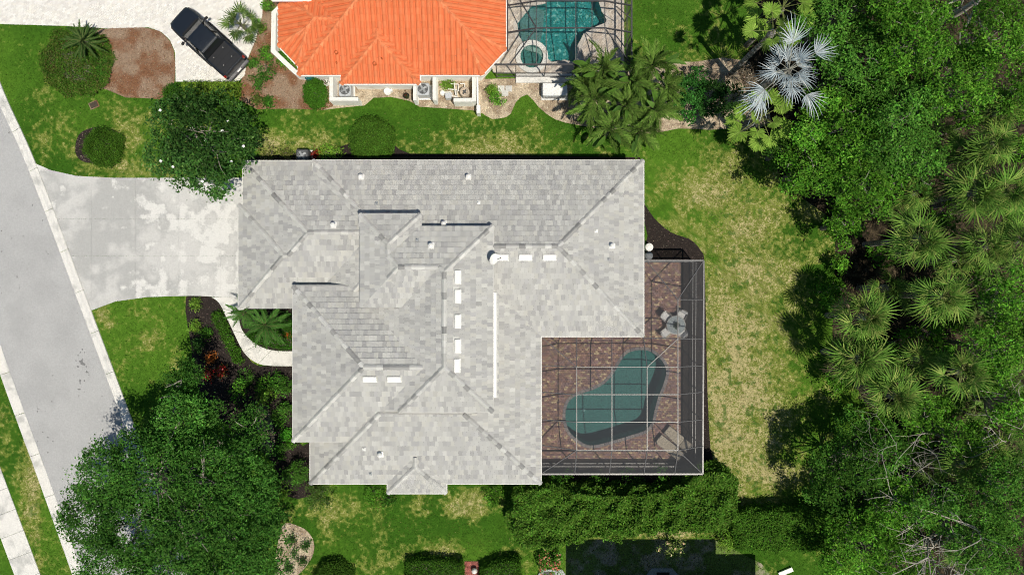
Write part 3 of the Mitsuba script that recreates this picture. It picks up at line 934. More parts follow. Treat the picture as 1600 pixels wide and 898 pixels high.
# ---------------------------------------------------------------- the orange roofed house
oh = thing('orange_house', 'white walled house with a bright orange barrel-tile roof at the top', 'house')
Z0 = 2.8
c = lambda *p: w2(p, Z0)
pM = c((466, 117.5), (754, 117.5), (790.5, 78), (790.5, -260), (466, -260))
oM = Block('M', sg.Polygon(pM), [(pM[0], pM[1], 0), (pM[1], pM[2], 0), (pM[2], pM[3], 0), (pM[4], pM[0], 0)], Z0, 0.42)
pK = c((533, 131.5), (656, 131.5), (656, 0), (533, 0))
oK = Block('K', sg.Polygon(pK), [(pK[0], pK[1], 0), (pK[1], pK[2], 0), (pK[3], pK[0], 0)], Z0 + 0.02, 0.42)
pT = c((435, 72), (465, 103), (580, 103), (580, -25), (465, -25), (435, 6))
oT = Block('T', sg.Polygon(pT), [(pT[5], pT[0], 0), (pT[0], pT[1], 0), (pT[1], pT[2], 0), (pT[3], pT[4], 0), (pT[4], pT[5], 0)], Z0, 0.42)
pU = c((432, 8), (490, 8), (490, -200), (432, -200))
oU = Block('U', sg.Polygon(pU), [(pU[0], pU[1], 0)], Z0 + 0.75, 0.30)
OB = [oM, oK, oT, oU]
ob = unary_union([b.clip for b in (oM, oK, oT, oU)])
scene[oh + '__wall'] = mikit.ply(prism(ob.buffer(-0.45, join_style=2), 0, 2.68), 'm_stucco_white')
OR = np.array([(0.70, 0.195, 0.075), (0.71, 0.205, 0.082), (0.685, 0.187, 0.07), (0.705, 0.21, 0.085), (0.70, 0.195, 0.075)])
S_PROF = [(0.0, -0.01), (0.14, -0.01), (0.17, 0.07), (0.32, 0.12), (0.52, 0.14), (0.74, 0.12), (0.90, 0.07), (0.93, -0.01), (1.0, -0.01)]
oroof = build_roof(oh, OB, 0.36, 0.342, 0.035, OR, S_PROF, 0, 9, np.clip(OR * [1.08, 1.25, 1.4], 0, 0.85), cap_w=0.17, jit=0.025)
for px, py, r in [(526.5, 83.5, 0.12), (527, 99.5, 0.06), (586, 101, 0.12), (597, 92.5, 0.05)]:
    o, P = on_roof(OB, px, py, 3.4)
    add('vent_pipe', lathe(o - [0, 0, 0.05], [(r, 0), (r, 0.30), (r * 0.7, 0.30), (r * 0.7, 0.1)], 14), 'm_orange_vent', oroof)
matte('m_orange_vent', (0.45, 0.10, 0.03), 0.7)


def wall_run(pts, w, h, z0=0.0):
    ln = sg.LineString(w2(pts))
    return prism(ln.buffer(w / 2, cap_style=2, join_style=2), z0, h)


tag(add('garden_wall', wall_run([(452, 14), (436, 30), (435, 88), (458, 110), (470, 121), (484, 123)], 0.30, 1.05), 'm_stucco_white'), 'low white garden wall bending round the orange roof corner', 'wall')
# enclosures behind the house
tag(add('screen_wall', cat([wall_run([(525, 120), (525, 160)], 0.24, 1.25), wall_run([(522.2, 162.6), (566, 162.6)], 0.24, 1.25)]), 'm_stucco_white'), 'white L-shaped wall round the air conditioner left of the orange gable', 'wall')
tag(add('screen_wall', wall_run([(652, 133), (652, 164.5)], 0.22, 1.25), 'm_stucco_white'), 'short white wall just left of the second air conditioner', 'wall')
tag(add('screen_wall', wall_run([(682, 118), (682, 164)], 0.24, 1.25), 'm_stucco_white'), 'white wall between the second air conditioner and the pool equipment', 'wall')
tag(add('screen_wall', cat([wall_run([(742, 118), (742, 166)], 0.24, 1.25), wall_run([(711, 164), (739, 164)], 0.24, 1.25)]), 'm_stucco_white'), 'white L-shaped wall enclosing the pool equipment', 'wall')
tag(add('gate_post', cat([wall_run([(748.5, 170), (748.5, 182)], 0.24, 0.9), wall_run([(746.5, 120), (747.5, 170)], 0.10, 0.8)]), 'm_white'), 'small white post and rail beside the pool equipment wall', 'post')


def ac_unit(px, py, label, r=0.0, mat='m_ac'):
    t = thing('air_conditioner', label, 'air conditioner', 'air conditioners beside the houses')
    x, y, _ = at(px, py, 0)
    add('cabinet', box([x, y, 0.47], [0.80, 0.80, 0.86], r, 0.06), mat, t)
    add('grille', cat([lathe([x, y, 0.89], [(0.34, 0), (0.34, 0.035), (0.30, 0.035), (0.30, 0.012), (0.001, 0.012)], 24)]), 'm_dark_grey', t)
    blades = []
    for k in range(4):
        b = box([0.16, 0, 0], [0.24, 0.15, 0.012])
        b.apply_transform(trimesh.transformations.rotation_matrix(0.35, [1, 0, 0]))
        b.apply_transform(trimesh.transformations.rotation_matrix(k * math.pi / 2 + 0.5, [0, 0, 1]))
        b.apply_translation([x, y, 0.912]); blades.append(b)
    add('fan', cat(blades + [cyl([x, y, 0.90], 0.08, 0.035, 14)]), 'm_grey', t)
    rings = [lathe([x, y, 0.935], [(rr, 0), (rr + 0.008, 0.006), (rr + 0.014, 0)], 24) for rr in (0.10, 0.20, 0.30)]
    add('guard', cat(rings + [bar([x + 0.31 * math.cos(q), y + 0.31 * math.sin(q), 0.938], [x - 0.31 * math.cos(q), y - 0.31 * math.sin(q), 0.938], 0.008, 0.008) for q in (0.2, 0.98, 1.77, 2.55)]), 'm_grey', t)
    add('pad', box([x, y, 0.03], [1.0, 1.0, 0.06], r, 0.01), 'm_concrete', t)


matte('m_ac', (0.50, 0.53, 0.57), 0.4, 0.5)
ac_unit(543.5, 146, 'grey air conditioner inside the L-shaped wall at the orange gable')
ac_unit(663.5, 145, 'grey air conditioner between the two white walls beside the pool equipment')
ac_unit(478, 246.5, 'air conditioner near the flowering tree, darkened in colour for the shadow of the grey house', 0.0, 'm_dark_grey')  # darker material puts the house shadow into the cabinet colour
# pool equipment
pe = thing('pool_equipment', 'pool filter and pump set with white pipes inside its white enclosure', 'pool equipment')
f = at(727, 148, 0)
add('filter_tank', lathe(f, [(0.30, 0), (0.33, 0.05), (0.33, 0.62), (0.30, 0.72), (0.30, 0.73), (0.24, 0.73), (0.24, 0.60), (0.001, 0.60)], 24), 'm_tan_tank', pe, smooth=40)
add('manifold', cat([box(f + [0, 0, 0.68], [0.36, 0.09, 0.10], 0.9, 0.02), box(f + [0, 0, 0.69], [0.30, 0.08, 0.10], -0.7, 0.02), cyl(f + [0, 0, 0.6], 0.06, 0.2, 12)]), 'm_dark_grey', pe)
g_ = at(692, 147, 0)
add('pump', cat([lathe(g_, [(0.14, 0), (0.17, 0.05), (0.17, 0.32), (0.12, 0.38), (0.001, 0.39)], 18), tube([g_ + [0.1, 0, 0.15], g_ + [0.55, 0.05, 0.15]], 0.10, 12)]), 'm_white', pe)
pts = lambda *q: [at(a_, b_, z_) for a_, b_, z_ in q]
pipe = [tube(pts((703, 131, 0.35), (716, 132, 0.35), (716, 142, 0.35), (722, 144, 0.35)), 0.035, 8), tube(pts((700, 139, 0.3), (714, 141, 0.3), (714, 152, 0.3)), 0.035, 8),
        tube(pts((719, 131, 0.5), (726, 131, 0.5), (726, 137, 0.5)), 0.035, 8), tube(pts((706, 145, 0.25), (706, 150, 0.25), (716, 152, 0.25)), 0.035, 8), tube(pts((710, 128, 0.1), (710, 134, 0.45), (712, 149, 0.45)), 0.035, 8)]
add('pipe', cat(pipe), 'm_white', pe)
add('heater', box(at(701, 151, 0.3), [0.42, 0.36, 0.55], 0.1, 0.03), 'm_ac', pe)
matte('m_tan_tank', (0.50, 0.42, 0.34), 0.5, 0.4)
# the white box behind the neighbouring cage
wb = thing('utility_cabinet', 'white topped utility cabinet lying beside the neighbouring pool cage', 'cabinet')
q = at(866, 146, 0)
add('body', box(q + [0, 0, 0.42], [1.55, 0.78, 0.80], 0, 0.03), 'm_ac', wb)
add('lid', box(q + [0, 0.03, 0.85], [1.62, 0.80, 0.07], 0, 0.03), 'm_white', wb)
add('louver', cat([box(q + [0.1 * k - 0.6, -0.40, 0.45], [0.06, 0.02, 0.5]) for k in range(13)]), 'm_grey', wb)
add('base', box(q + [0, 0, 0.04], [1.75, 0.95, 0.08], 0, 0.01), 'm_concrete', wb)
for i, (px, py) in enumerate([(783, 139), (795, 139), (789, 146)]):
    tag(add('stepping_stone', box([*at(px, py)[:2], 0.04], [0.44, 0.40, 0.07], 0.03 * i, 0.01), 'm_concrete'), ['pale stepping stone against the neighbouring cage, left of a pair', 'pale stepping stone against the neighbouring cage, right of a pair', 'pale stepping stone below a pair beside the neighbouring cage'][i], 'stepping stone')
# ---------------------------------------------------------------- pool of the grey house, its deck and screened cage
def basin(g, depth, mat, key_label, slope=0.0):
    ms = [sheet(g, 0, lambda x, y: -depth - slope * (x - g.centroid.x))]
    for p in polys(g):
        c_ = np.array(p.exterior.coords)
        n = len(c_)
        V = np.vstack([np.c_[c_, np.full(n, 0.02)], np.c_[c_, -depth - slope * (c_[:, 0] - g.centroid.x)]])
        i = np.arange(n - 1)
        ms.append(trimesh.Trimesh(V, np.vstack([np.c_[i, i + 1, n + i], np.c_[i + 1, n + i + 1, n + i]]), process=False))
    return cat(ms)


def coping(root, g_in, w, z0, z1, step, cols, seed):
    """Coping stones round the outline of g_in, each a part."""
    rng = np.random.default_rng(seed)
    ext = g_in.exterior
    n = int(ext.length / step)
    outer = g_in.buffer(w)
    for k in range(n):
        t = np.linspace((k + 0.03) / n, (k + 0.97) / n, 4)
        p = np.array([ext.interpolate(u, True).coords[0] for u in t])
        q = np.array([outer.exterior.interpolate(outer.exterior.project(sg.Point(*x))).coords[0] for x in p])
        cell = sg.Polygon(np.vstack([p, q[::-1]]))
        if cell.is_valid and cell.area > 0.005:
            add('coping_stone', prism(cell, z0, z1), 'm_vc', root, color=np.clip(cols[rng.integers(len(cols))] * math.exp(rng.normal(0, 0.07)), 0, 0.9))


DECK_COLS = np.array([(0.30, 0.175, 0.155), (0.33, 0.20, 0.17), (0.25, 0.16, 0.16), (0.31, 0.205, 0.195), (0.28, 0.17, 0.15), (0.42, 0.28, 0.19), (0.56, 0.44, 0.28), (0.35, 0.21, 0.16)])
deck_g = poly([(830, 500), (990, 500), (990, 409), (1063, 409), (1063, 717), (835, 717)]).difference(pool_outer)
root = numbered('pool_deck')
tag(root, 'brown and purple brick paver deck around the kidney-shaped pool', None, None, 'structure')
add('base', sheet(deck_g, 0.02), 'm_mulch_dark', root)
pm, pc = pavers(deck_g, 0.19, 0.125, 0.06, DECK_COLS, 0.0, 4, gap=0.010, jit=0.16)
add('paver', pm, 'm_vc', root, color=pc, kind='stuff')
pool = thing('swimming_pool', 'kidney-shaped swimming pool with dark teal water inside the screened cage', 'swimming pool')
add('basin', basin(pool_g, 1.45, 'm_pool', ''), 'm_pool', pool)
coping(pool, pool_g, 0.20, -0.02, 0.075, 0.30, np.array([(0.27, 0.25, 0.26), (0.23, 0.21, 0.22), (0.31, 0.28, 0.27)]), 5)
wv, wf = tri2d(pool_g.buffer(0.005))
add('water', trimesh.Trimesh(np.c_[wv, np.full(len(wv), -0.09)], wf, process=False), 'm_water', pool, label='dark teal water')
add('skimmer', cat([cyl(at(855.5 + 60, 646, 0.0) * [1, 1, 0] + [0, 0, -1.44], 0.1, 0.03, 12)]), 'm_white', pool)

cage = thing('pool_cage', 'screened pool cage with grey frame and mansard edges behind the grey house', 'pool cage')
ZC, ZF = 2.75, 3.75
N = lambda px, py, z: at(px, py, z)


def rail(a, b, w=0.045, h=0.10, name='beam'):
    add(name, bar(a, b, w, h), 'm_frame', cage)


def screen(*q, mat='m_screen'):
    q = np.array(q)
    c_ = q.mean(0)
    q = c_ + (q - c_) * 0.995
    f = np.array([(0, i, i + 1) for i in range(1, len(q) - 1)])
    add('screen_panel', trimesh.Trimesh(q, f, process=False), mat, cage)


FX, FY = [901, 956, 1011, 1059], [573, 616, 659, 703]
for x in FX:
    rail(N(x, FY[0], ZF), N(x, FY[-1], ZF))
for y in FY:
    rail(N(FX[0], y, ZF + 0.003), N(FX[-1], y, ZF + 0.003))
rail(N(1059, 468, ZF), N(1059, 573, ZF))
OY = [529, 571, 612, 655, 697]
IY = [529, 573, 616, 659, 703]
for a, b in zip(IY, OY):
    rail(N(1059, a, ZF), N(1098.7, b, ZC))
rail(N(1059, 468, ZF), N(1099, 468, ZC))
rail(N(1059, 468, ZF), N(1099.5, 407, ZC)); rail(N(1059, 468, ZF), N(1010, 407, ZC)); rail(N(1059, 703, ZF), N(1098, 740, ZC))
rail(N(1059, 529, ZF), N(1005, 527, ZC)); rail(N(1059, 529, ZF), N(1011, 573, ZF))
rail(N(901, 573, ZF), N(846, 526, ZC)); rail(N(901, 703, ZF), N(846, 739, ZC))
for x in (901, 956):
    rail(N(x, 573, ZF), N(x, 526, ZC))
rail(N(1011, 573, ZF), N(1005, 526, ZC))
WY = [571, 612, 655, 695]
for y, w_ in zip(FY, WY):
    rail(N(901, y, ZF), N(846, w_, ZC))
SX = [898, 952, 1006, 1054]
for x, s in zip(FX, SX):
    rail(N(x, 703, ZF), N(s, 740, ZC))
rail(N(1006, 407, ZC), N(1099.5, 407, ZC), 0.09, 0.11, 'eave_beam'); rail(N(1099.5, 407, ZC), N(1098, 740, ZC), 0.09, 0.11, 'eave_beam'); rail(N(846, 740, ZC), N(1098, 740, ZC), 0.09, 0.11, 'eave_beam')
rail(N(846, 526, ZC), N(846, 740, ZC), 0.07, 0.10, 'eave_beam'); rail(N(846, 526, ZC), N(1006, 526, ZC), 0.07, 0.10, 'eave_beam'); rail(N(1006, 407, ZC), N(1006, 526, ZC), 0.07, 0.10, 'eave_beam')
ground_of = lambda p: np.array([p[0], p[1], 0.04])
east = [N(1099.5, 407, ZC), N(1099.3, 468, ZC)] + [N(1098.7, y, ZC) for y in OY] + [N(1098, 740, ZC)]
south = [N(847, 740, ZC)] + [N(s, 740, ZC) for s in SX] + [N(1098, 740, ZC)]
north = [N(1008, 407, ZC), N(1052, 407, ZC), N(1099.5, 407, ZC)]
for run in (east, south, north):
    for p in run[(0 if run is south else 1 if run is not east else 0):(-1 if run is south else None)]:
        rail(ground_of(p), p - [0, 0, 0.05], 0.05, 0.05, 'post')
    for a, b in zip(run[:-1], run[1:]):
        z = lambda p, h: np.array([p[0], p[1], h])
        rail(z(a, 0.90), z(b, 0.90), 0.05, 0.06, 'chair_rail'); rail(z(a, 0.09), z(b, 0.09), 0.05, 0.06, 'sill_rail')
        screen(z(a, 0.12), z(b, 0.12), z(b, 0.87), z(a, 0.87)); screen(z(a, 0.93), z(b, 0.93), z(b, ZC - 0.05), z(a, ZC - 0.05))
for i in range(3):
    for j in range(3):
        screen(N(FX[i], FY[j], ZF), N(FX[i + 1], FY[j], ZF), N(FX[i + 1], FY[j + 1], ZF), N(FX[i], FY[j + 1], ZF))
    screen(N(FX[i], 703, ZF), N(FX[i + 1], 703, ZF), N(SX[i + 1], 740, ZC), N(SX[i], 740, ZC))
    screen(N(901, FY[i], ZF), N(901, FY[i + 1], ZF), N(846, WY[i + 1], ZC), N(846, WY[i], ZC))
screen(N(901, 703, ZF), N(898, 740, ZC), N(846, 740, ZC)); screen(N(901, 703, ZF), N(846, 740, ZC), N(846, 695, ZC))
screen(N(1059, 703, ZF), N(1098, 740, ZC), N(1054, 740, ZC)); screen(N(1059, 703, ZF), N(1098.5, 697, ZC), N(1098, 740, ZC))
screen(N(901, 573, ZF), N(846, 526, ZC), N(846, 571, ZC)); screen(N(901, 573, ZF), N(901, 526, ZC), N(846, 526, ZC))
screen(N(901, 573, ZF), N(956, 573, ZF), N(956, 526, ZC), N(901, 526, ZC)); screen(N(956, 573, ZF), N(1011, 573, ZF), N(1005, 526, ZC), N(956, 526, ZC))
screen(N(1011, 573, ZF), N(1059, 573, ZF), N(1059, 529, ZF)); screen(N(1011, 573, ZF), N(1059, 529, ZF), N(1005, 526, ZC))
screen(N(1059, 529, ZF), N(1059, 468, ZF), N(1010, 407, ZC), N(1006, 410, ZC)); screen(N(1059, 529, ZF), N(1006, 410, ZC), N(1005, 526, ZC))
screen(N(1010, 407, ZC), N(1099.5, 407, ZC), N(1059, 468, ZF)); screen(N(1059, 468, ZF), N(1099.5, 407, ZC), N(1099, 468, ZC))
screen(N(1059, 468, ZF), N(1099, 468, ZC), N(1098.7, 529, ZC), N(1059, 529, ZF))
for k in range(4):
    screen(N(1059, IY[k], ZF), N(1098.7, OY[k], ZC), N(1098.7, OY[k + 1], ZC), N(1059, IY[k + 1], ZF))

# ---------------------------------------------------------------- patio furniture
matte('m_cushion', (0.74, 0.74, 0.74), 0.8)
matte('m_alum', (0.62, 0.60, 0.56), 0.4, 0.5)
matte('m_sling', (0.48, 0.42, 0.33), 0.8)
matte('m_bronze', (0.10, 0.085, 0.07), 0.45, 0.5)
matte('m_tabletop', (0.30, 0.35, 0.37), 0.2, 0.6)
tc = at(1052.5, 507, 0.06) * [1, 1, 0] + [0, 0, 0.06]
tb = thing('patio_table', 'round pale glass patio table on the brick deck near the cage corner', 'table')
add('top', lathe(tc + [0, 0, 0.68], [(0.001, 0), (0.58, 0), (0.60, 0.012), (0.58, 0.024), (0.001, 0.024)], 28), 'm_tabletop', tb)
add('rim', lathe(tc + [0, 0, 0.675], [(0.595, 0), (0.625, 0.005), (0.625, 0.032), (0.595, 0.036)], 28), 'm_alum', tb)
for q in range(4):
    a_ = q * math.pi / 2 + 0.78
    d_ = np.array([math.cos(a_), math.sin(a_), 0])
    add('leg', tube([tc + d_ * 0.48, tc + d_ * 0.40 + [0, 0, 0.3], tc + d_ * 0.46 + [0, 0, 0.675]], 0.02, 8), 'm_alum', tb)


tp_ = thing('potted_plant', 'small dark green potted plant in the middle of the patio table', 'plant')
add('pot', lathe(tc + [0, 0, 0.704], [(0.07, 0), (0.10, 0.14), (0.08, 0.14), (0.07, 0.11), (0.001, 0.11)], 14), 'm_bronze', tp_)
rr_ = np.random.default_rng(5)
m_, c_ = leaves(rr_, tc + [0, 0, 0.93] + rr_.normal(0, 1, (130, 3)) * [0.10, 0.10, 0.05], 0.11, 0.4, np.array([(0.02, 0.06, 0.012), (0.03, 0.08, 0.02)]), tilt=0.8)
add('foliage', m_, 'm_leaf', tp_, color=c_)


def patio_chair(px, py, label):
    t = thing('patio_chair', label, 'chair', 'chairs round the patio table')
    c_ = at(px, py, 0.45) * [1, 1, 0] + [0, 0, 0.06]
    d_ = tc - c_; d_[2] = 0; d_ /= np.linalg.norm(d_)
    a_ = math.atan2(d_[1], d_[0])
    s_ = np.array([-d_[1], d_[0], 0])
    add('seat', box(c_ + [0, 0, 0.42], [0.50, 0.50, 0.07], a_, 0.03), 'm_cushion', t)
    bk = box([0, 0, 0], [0.06, 0.46, 0.42], 0, 0.025)
    bk.apply_transform(trimesh.transformations.rotation_matrix(-0.28, [0, 1, 0]))
    bk.apply_transform(trimesh.transformations.rotation_matrix(a_, [0, 0, 1])); bk.apply_translation(c_ - d_ * 0.29 + [0, 0, 0.66])
    add('backrest', bk, 'm_cushion', t)
    th = np.linspace(0, math.pi, 9)
    arch = [c_ - d_ * (0.27 + 0.14 * math.sin(q)) + s_ * (0.27 * math.cos(q)) + [0, 0, 0.45 + 0.48 * math.sin(q)] for q in th]
    add('back_frame', tube(arch, 0.016, 6), 'm_alum', t)
    for s in (-1, 1):
        add('armrest', tube([c_ - d_ * 0.30 + s_ * 0.28 * s + [0, 0, 0.62], c_ + s_ * 0.31 * s + [0, 0, 0.66], c_ + d_ * 0.24 + s_ * 0.29 * s + [0, 0, 0.62], c_ + d_ * 0.25 + s_ * 0.28 * s + [0, 0, 0.40]], 0.016, 6), 'm_alum', t)
        for f_ in (-1, 1):
            add('leg', tube([c_ + d_ * 0.25 * f_ + s_ * 0.27 * s, c_ + d_ * 0.23 * f_ + s_ * 0.26 * s + [0, 0, 0.42]], 0.016, 6), 'm_alum', t)


patio_chair(1040, 494.5, 'light cushioned patio chair at the table, nearest the roof corner side')
patio_chair(1063.5, 493.5, 'light cushioned patio chair at the table, on its upper outer side')
patio_chair(1040, 519.5, 'light cushioned patio chair at the table, on the side towards the pool')
patio_chair(1063.5, 517.5, 'light cushioned patio chair at the table, lower outer side')


def lounger(foot, head, label):
    t = thing('sun_lounger', label, 'sun lounger', 'sun loungers by the pool')
    f_, h_ = at(*foot) * [1, 1, 0] + [0, 0, 0.06], at(*head) * [1, 1, 0] + [0, 0, 0.06]
    d_ = (h_ - f_) / np.linalg.norm(h_ - f_)
    s_ = np.array([-d_[1], d_[0], 0])
    up = np.array([0, 0, 1.0])
    P_ = lambda u, v, w: f_ + d_ * u + s_ * v + up * w
    bars = [bar(P_(0, s * 0.33, 0.34), P_(1.30, s * 0.33, 0.36), 0.035, 0.05) for s in (-1, 1)] + [bar(P_(0.0, -0.35, 0.34), P_(0.0, 0.35, 0.34), 0.035, 0.05)]
    bars += [bar(P_(1.28, s * 0.33, 0.36), P_(1.80, s * 0.33, 0.74), 0.035, 0.05) for s in (-1, 1)] + [bar(P_(1.80, -0.35, 0.74), P_(1.80, 0.35, 0.74), 0.035, 0.05)]
    add('frame', cat(bars), 'm_bronze', t)
    for u in (0.15, 1.25):
        for s in (-1, 1):
            add('leg', bar(P_(u, s * 0.33, 0.0), P_(u, s * 0.33, 0.34), 0.035, 0.035), 'm_bronze', t)
    n = 9
    U = np.linspace(0.02, 1.29, n)
    def slab(us, zs):
        V = np.array([P_(u, v, z) for u, z in zip(us, zs) for v in (-0.315, 0.315)])
        F = np.vstack([[(2 * i, 2 * i + 1, 2 * i + 3), (2 * i, 2 * i + 3, 2 * i + 2)] for i in range(len(us) - 1)])
        top = trimesh.Trimesh(V, F, process=False); bot = trimesh.Trimesh(V - [0, 0, 0.015], F, process=False)
        return cat([top, bot])
    add('sling_seat', slab(U, 0.365 - 0.03 * np.sin(np.linspace(0, math.pi, n))), 'm_sling', t)
    U2 = np.linspace(1.31, 1.79, 6)
    add('sling_back', slab(U2, np.interp(U2, [1.31, 1.79], [0.385, 0.735])), 'm_sling', t)


lounger((1039.5, 669.5), (1076, 699), 'beige sling sun lounger beside the pool, the one farther from the house')
lounger((1027, 683), (1063, 712), 'beige sling sun lounger beside the pool, the one closer to the house')
for i, (px, py) in enumerate([(1014.5, 386), (1014, 399.5)]):
    k = thing('storage_barrel', ['round white lidded barrel against the east wall above the cage', 'round grey lidded barrel against the east wall, in the cage shadow'][i], 'barrel')
    p = at(px, py, 0.8) * [1, 1, 0]
    add('body', lathe(p, [(0.22, 0), (0.25, 0.1), (0.25, 0.7), (0.23, 0.8)], 20), ['m_white', 'm_grey'][i], k)
    add('lid', lathe(p + [0, 0, 0.78], [(0.26, 0), (0.26, 0.04), (0.14, 0.10), (0.001, 0.11)], 20), ['m_white', 'm_grey'][i], k)

# ---------------------------------------------------------------- the neighbouring pool
nd_g = poly([(770, -60), (975, -60), (975, 114), (770, 114)]).difference(unary_union([npool_g, spa_g.buffer(0.30)]))
root = numbered('paved_terrace')
tag(root, 'pale pinkish paver terrace round the neighbouring pool', None, None, 'structure')
add('base', sheet(nd_g, 0.02), 'm_concrete', root)
pm, pc = pavers(nd_g.intersection(sg.box(-40, -20, 40, 21)), 0.30, 0.15, 0.06, [(0.62, 0.54, 0.45), (0.55, 0.47, 0.40), (0.68, 0.61, 0.53), (0.58, 0.52, 0.47)], 0.785, 8, jit=0.10)
add('paver', pm, 'm_vc', root, color=pc, kind='stuff')
npool = thing('swimming_pool', 'bright turquoise free-form swimming pool beside the orange roofed house', 'swimming pool')
add('basin', basin(npool_g, 1.35, '', ''), 'm_pool_sparkle', npool)
sp = [poly([(800, 80), (800, 0), (858, -8), (838 + 3 * k, 22), (826 + 6 * k, 45), (820 + 7 * k, 75)]) for k in range(4)]
for k in range(4):
    g_ = poly([(795, 90), (795, -5), (850 + 3 * k - 6, -5), (828 + 7 * k, 40), (820 + 6 * k, 85)]).intersection(npool_g)
    add('step', prism(g_, -1.34, -0.28 - 0.26 * k), 'm_pool_step', npool)
matte('m_pool_step', (0.26, 0.33, 0.34), 0.8)
wv, wf = tri2d(polys(npool_g)[0])
add('water', trimesh.Trimesh(np.c_[wv, np.full(len(wv), -0.07)], wf, process=False), 'm_water', npool)
coping(npool, polys(npool_g)[0], 0.28, -0.02, 0.075, 0.32, np.array([(0.62, 0.58, 0.53), (0.56, 0.52, 0.47)]), 6)
spa = thing('spa', 'round raised spa with a pale stone rim in the corner of the neighbouring pool', 'hot tub')
add('rim', prism(spa_g.buffer(0.32).difference(spa_g), -0.5, 0.30), 'm_stucco_white', spa)
b_ = basin(spa_g, 0.55, '', ''); b_.apply_translation([0, 0, 0.25])
add('basin', b_, 'm_pool', spa)
add('bench', prism(spa_g.difference(spa_g.buffer(-0.3)), -0.29, -0.02), 'm_pool', spa)
wv, wf = tri2d(spa_g)
add('water', trimesh.Trimesh(np.c_[wv, np.full(len(wv), 0.20)], wf, process=False), 'm_water', spa)
tag(add('wall_footing', prism(poly([(806, 116), (930, 116), (930, 130.5), (806, 130.5)]), 0, 0.22), 'm_concrete'), 'pale concrete footing strip along the neighbouring pool cage', 'footing')
ncage = thing('pool_cage', 'dark framed screened pool cage over the turquoise pool', 'pool cage')


def nrail(a, b, w=0.06, h=0.11, name='beam'):
    add(name, bar(a, b, w, h), 'm_frame_dark', ncage)


def nscreen(*q):
    q = np.array(q); c_ = q.mean(0); q = c_ + (q - c_) * 0.995
    add('screen_panel', trimesh.Trimesh(q, np.array([(0, i, i + 1) for i in range(1, len(q) - 1)]), process=False), 'm_screen_light', ncage)


YB = [44, 2, -40, -82]
XB = [838, 853, 900, 945]
for y in YB:
    nrail(N(838, y, 3.75), N(945, y, 3.75)); nrail(N(838, y, 3.75), N(793, y + 7, 2.75)); nrail(N(945, y, 3.75), N(987, y + 7, 2.75))
for x in (838, 853.5, 899.5, 925, 945):
    nrail(N(x, 44, 3.753), N(x, -82, 3.753), 0.05, 0.09); nrail(N(x, 44, 3.753), N(x if x < 940 else 952, 101, 2.75), 0.05, 0.09)
nrail(N(838, 44, 3.75), N(796, 101, 2.75)); nrail(N(945, 44, 3.75), N(987, 101, 2.75)); nrail(N(838, 44, 3.75), N(806, -10, 2.9))
nrail(N(960, 8, 3.3), N(987, 30, 2.75), 0.04, 0.06)
nrail(N(773, 101, 2.75), N(987, 101, 2.75), 0.09, 0.12, 'eave_beam'); nrail(N(987, 101, 2.75), N(987, -90, 2.75), 0.09, 0.12, 'eave_beam'); nrail(N(793, 80, 2.75), N(793, -90, 2.75), 0.08, 0.10, 'eave_beam')
for k in range(3):
    for a, b in zip(XB[:-1], XB[1:]):
        nscreen(N(a, YB[k], 3.75), N(b, YB[k], 3.75), N(b, YB[k + 1], 3.75), N(a, YB[k + 1], 3.75))
    nscreen(N(838, YB[k], 3.75), N(838, YB[k + 1], 3.75), N(793, YB[k + 1] + 7, 2.75), N(793, YB[k] + 7, 2.75))
    nscreen(N(945, YB[k], 3.75), N(945, YB[k + 1], 3.75), N(987, YB[k + 1] + 7, 2.75), N(987, YB[k] + 7, 2.75))
nscreen(N(838, 44, 3.75), N(945, 44, 3.75), N(987, 101, 2.75), N(796, 101, 2.75))
nscreen(N(838, 44, 3.75), N(793, 51, 2.75), N(796, 101, 2.75)); nscreen(N(945, 44, 3.75), N(987, 51, 2.75), N(987, 101, 2.75))
sx_ = [775, 806, 853, 899, 945, 987]
for i, x in enumerate(sx_):
    p = N(x, 101, 2.75)
    nrail([p[0], p[1], 0.05], [p[0], p[1], 2.7], 0.06, 0.06, 'post')
    if i:
        o_ = N(sx_[i - 1], 101, 2.75)
        for z_ in (0.95, 0.26):
            nrail([o_[0], o_[1], z_], [p[0], p[1], z_], 0.05, 0.07, 'chair_rail')
        nscreen([o_[0], o_[1], 0.28], [p[0], p[1], 0.28], [p[0], p[1], 0.92], [o_[0], o_[1], 0.92]); nscreen([o_[0], o_[1], 0.98], [p[0], p[1], 0.98], [p[0], p[1], 2.7], [o_[0], o_[1], 2.7])
ye = [101, 51, 9, -33, -75]
for i, y in enumerate(ye):
    p = N(987, y, 2.75)
    nrail([p[0], p[1], 0.05], [p[0], p[1], 2.7], 0.06, 0.06, 'post')
    if i:
        o_ = N(987, ye[i - 1], 2.75)
        nrail([o_[0], o_[1], 0.95], [p[0], p[1], 0.95], 0.05, 0.07, 'chair_rail')
        nscreen([o_[0], o_[1], 0.1], [p[0], p[1], 0.1], [p[0], p[1], 0.92], [o_[0], o_[1], 0.92]); nscreen([o_[0], o_[1], 0.98], [p[0], p[1], 0.98], [p[0], p[1], 2.7], [o_[0], o_[1], 2.7])

# ---------------------------------------------------------------- the pickup truck
truck = thing('pickup_truck', 'dark navy crew-cab pickup truck with a black bed cover, parked on white pavers', 'pickup truck')
TA = math.atan2(0.0 - (21.7 - 110.8), (274.6 - 373.0))
tcx, tcy, _ = at(322.2, 64.8, 1.2)
TM = trimesh.transformations.translation_matrix([tcx, tcy, 0.05]) @ trimesh.transformations.rotation_matrix(TA, [0, 0, 1]) @ np.diag([0.945, 0.98, 1, 1])


def tadd(name, mesh, mat, parent=truck, smooth=35):
    mesh.apply_transform(TM)
    return add(name, mesh, mat, parent, smooth=smooth)


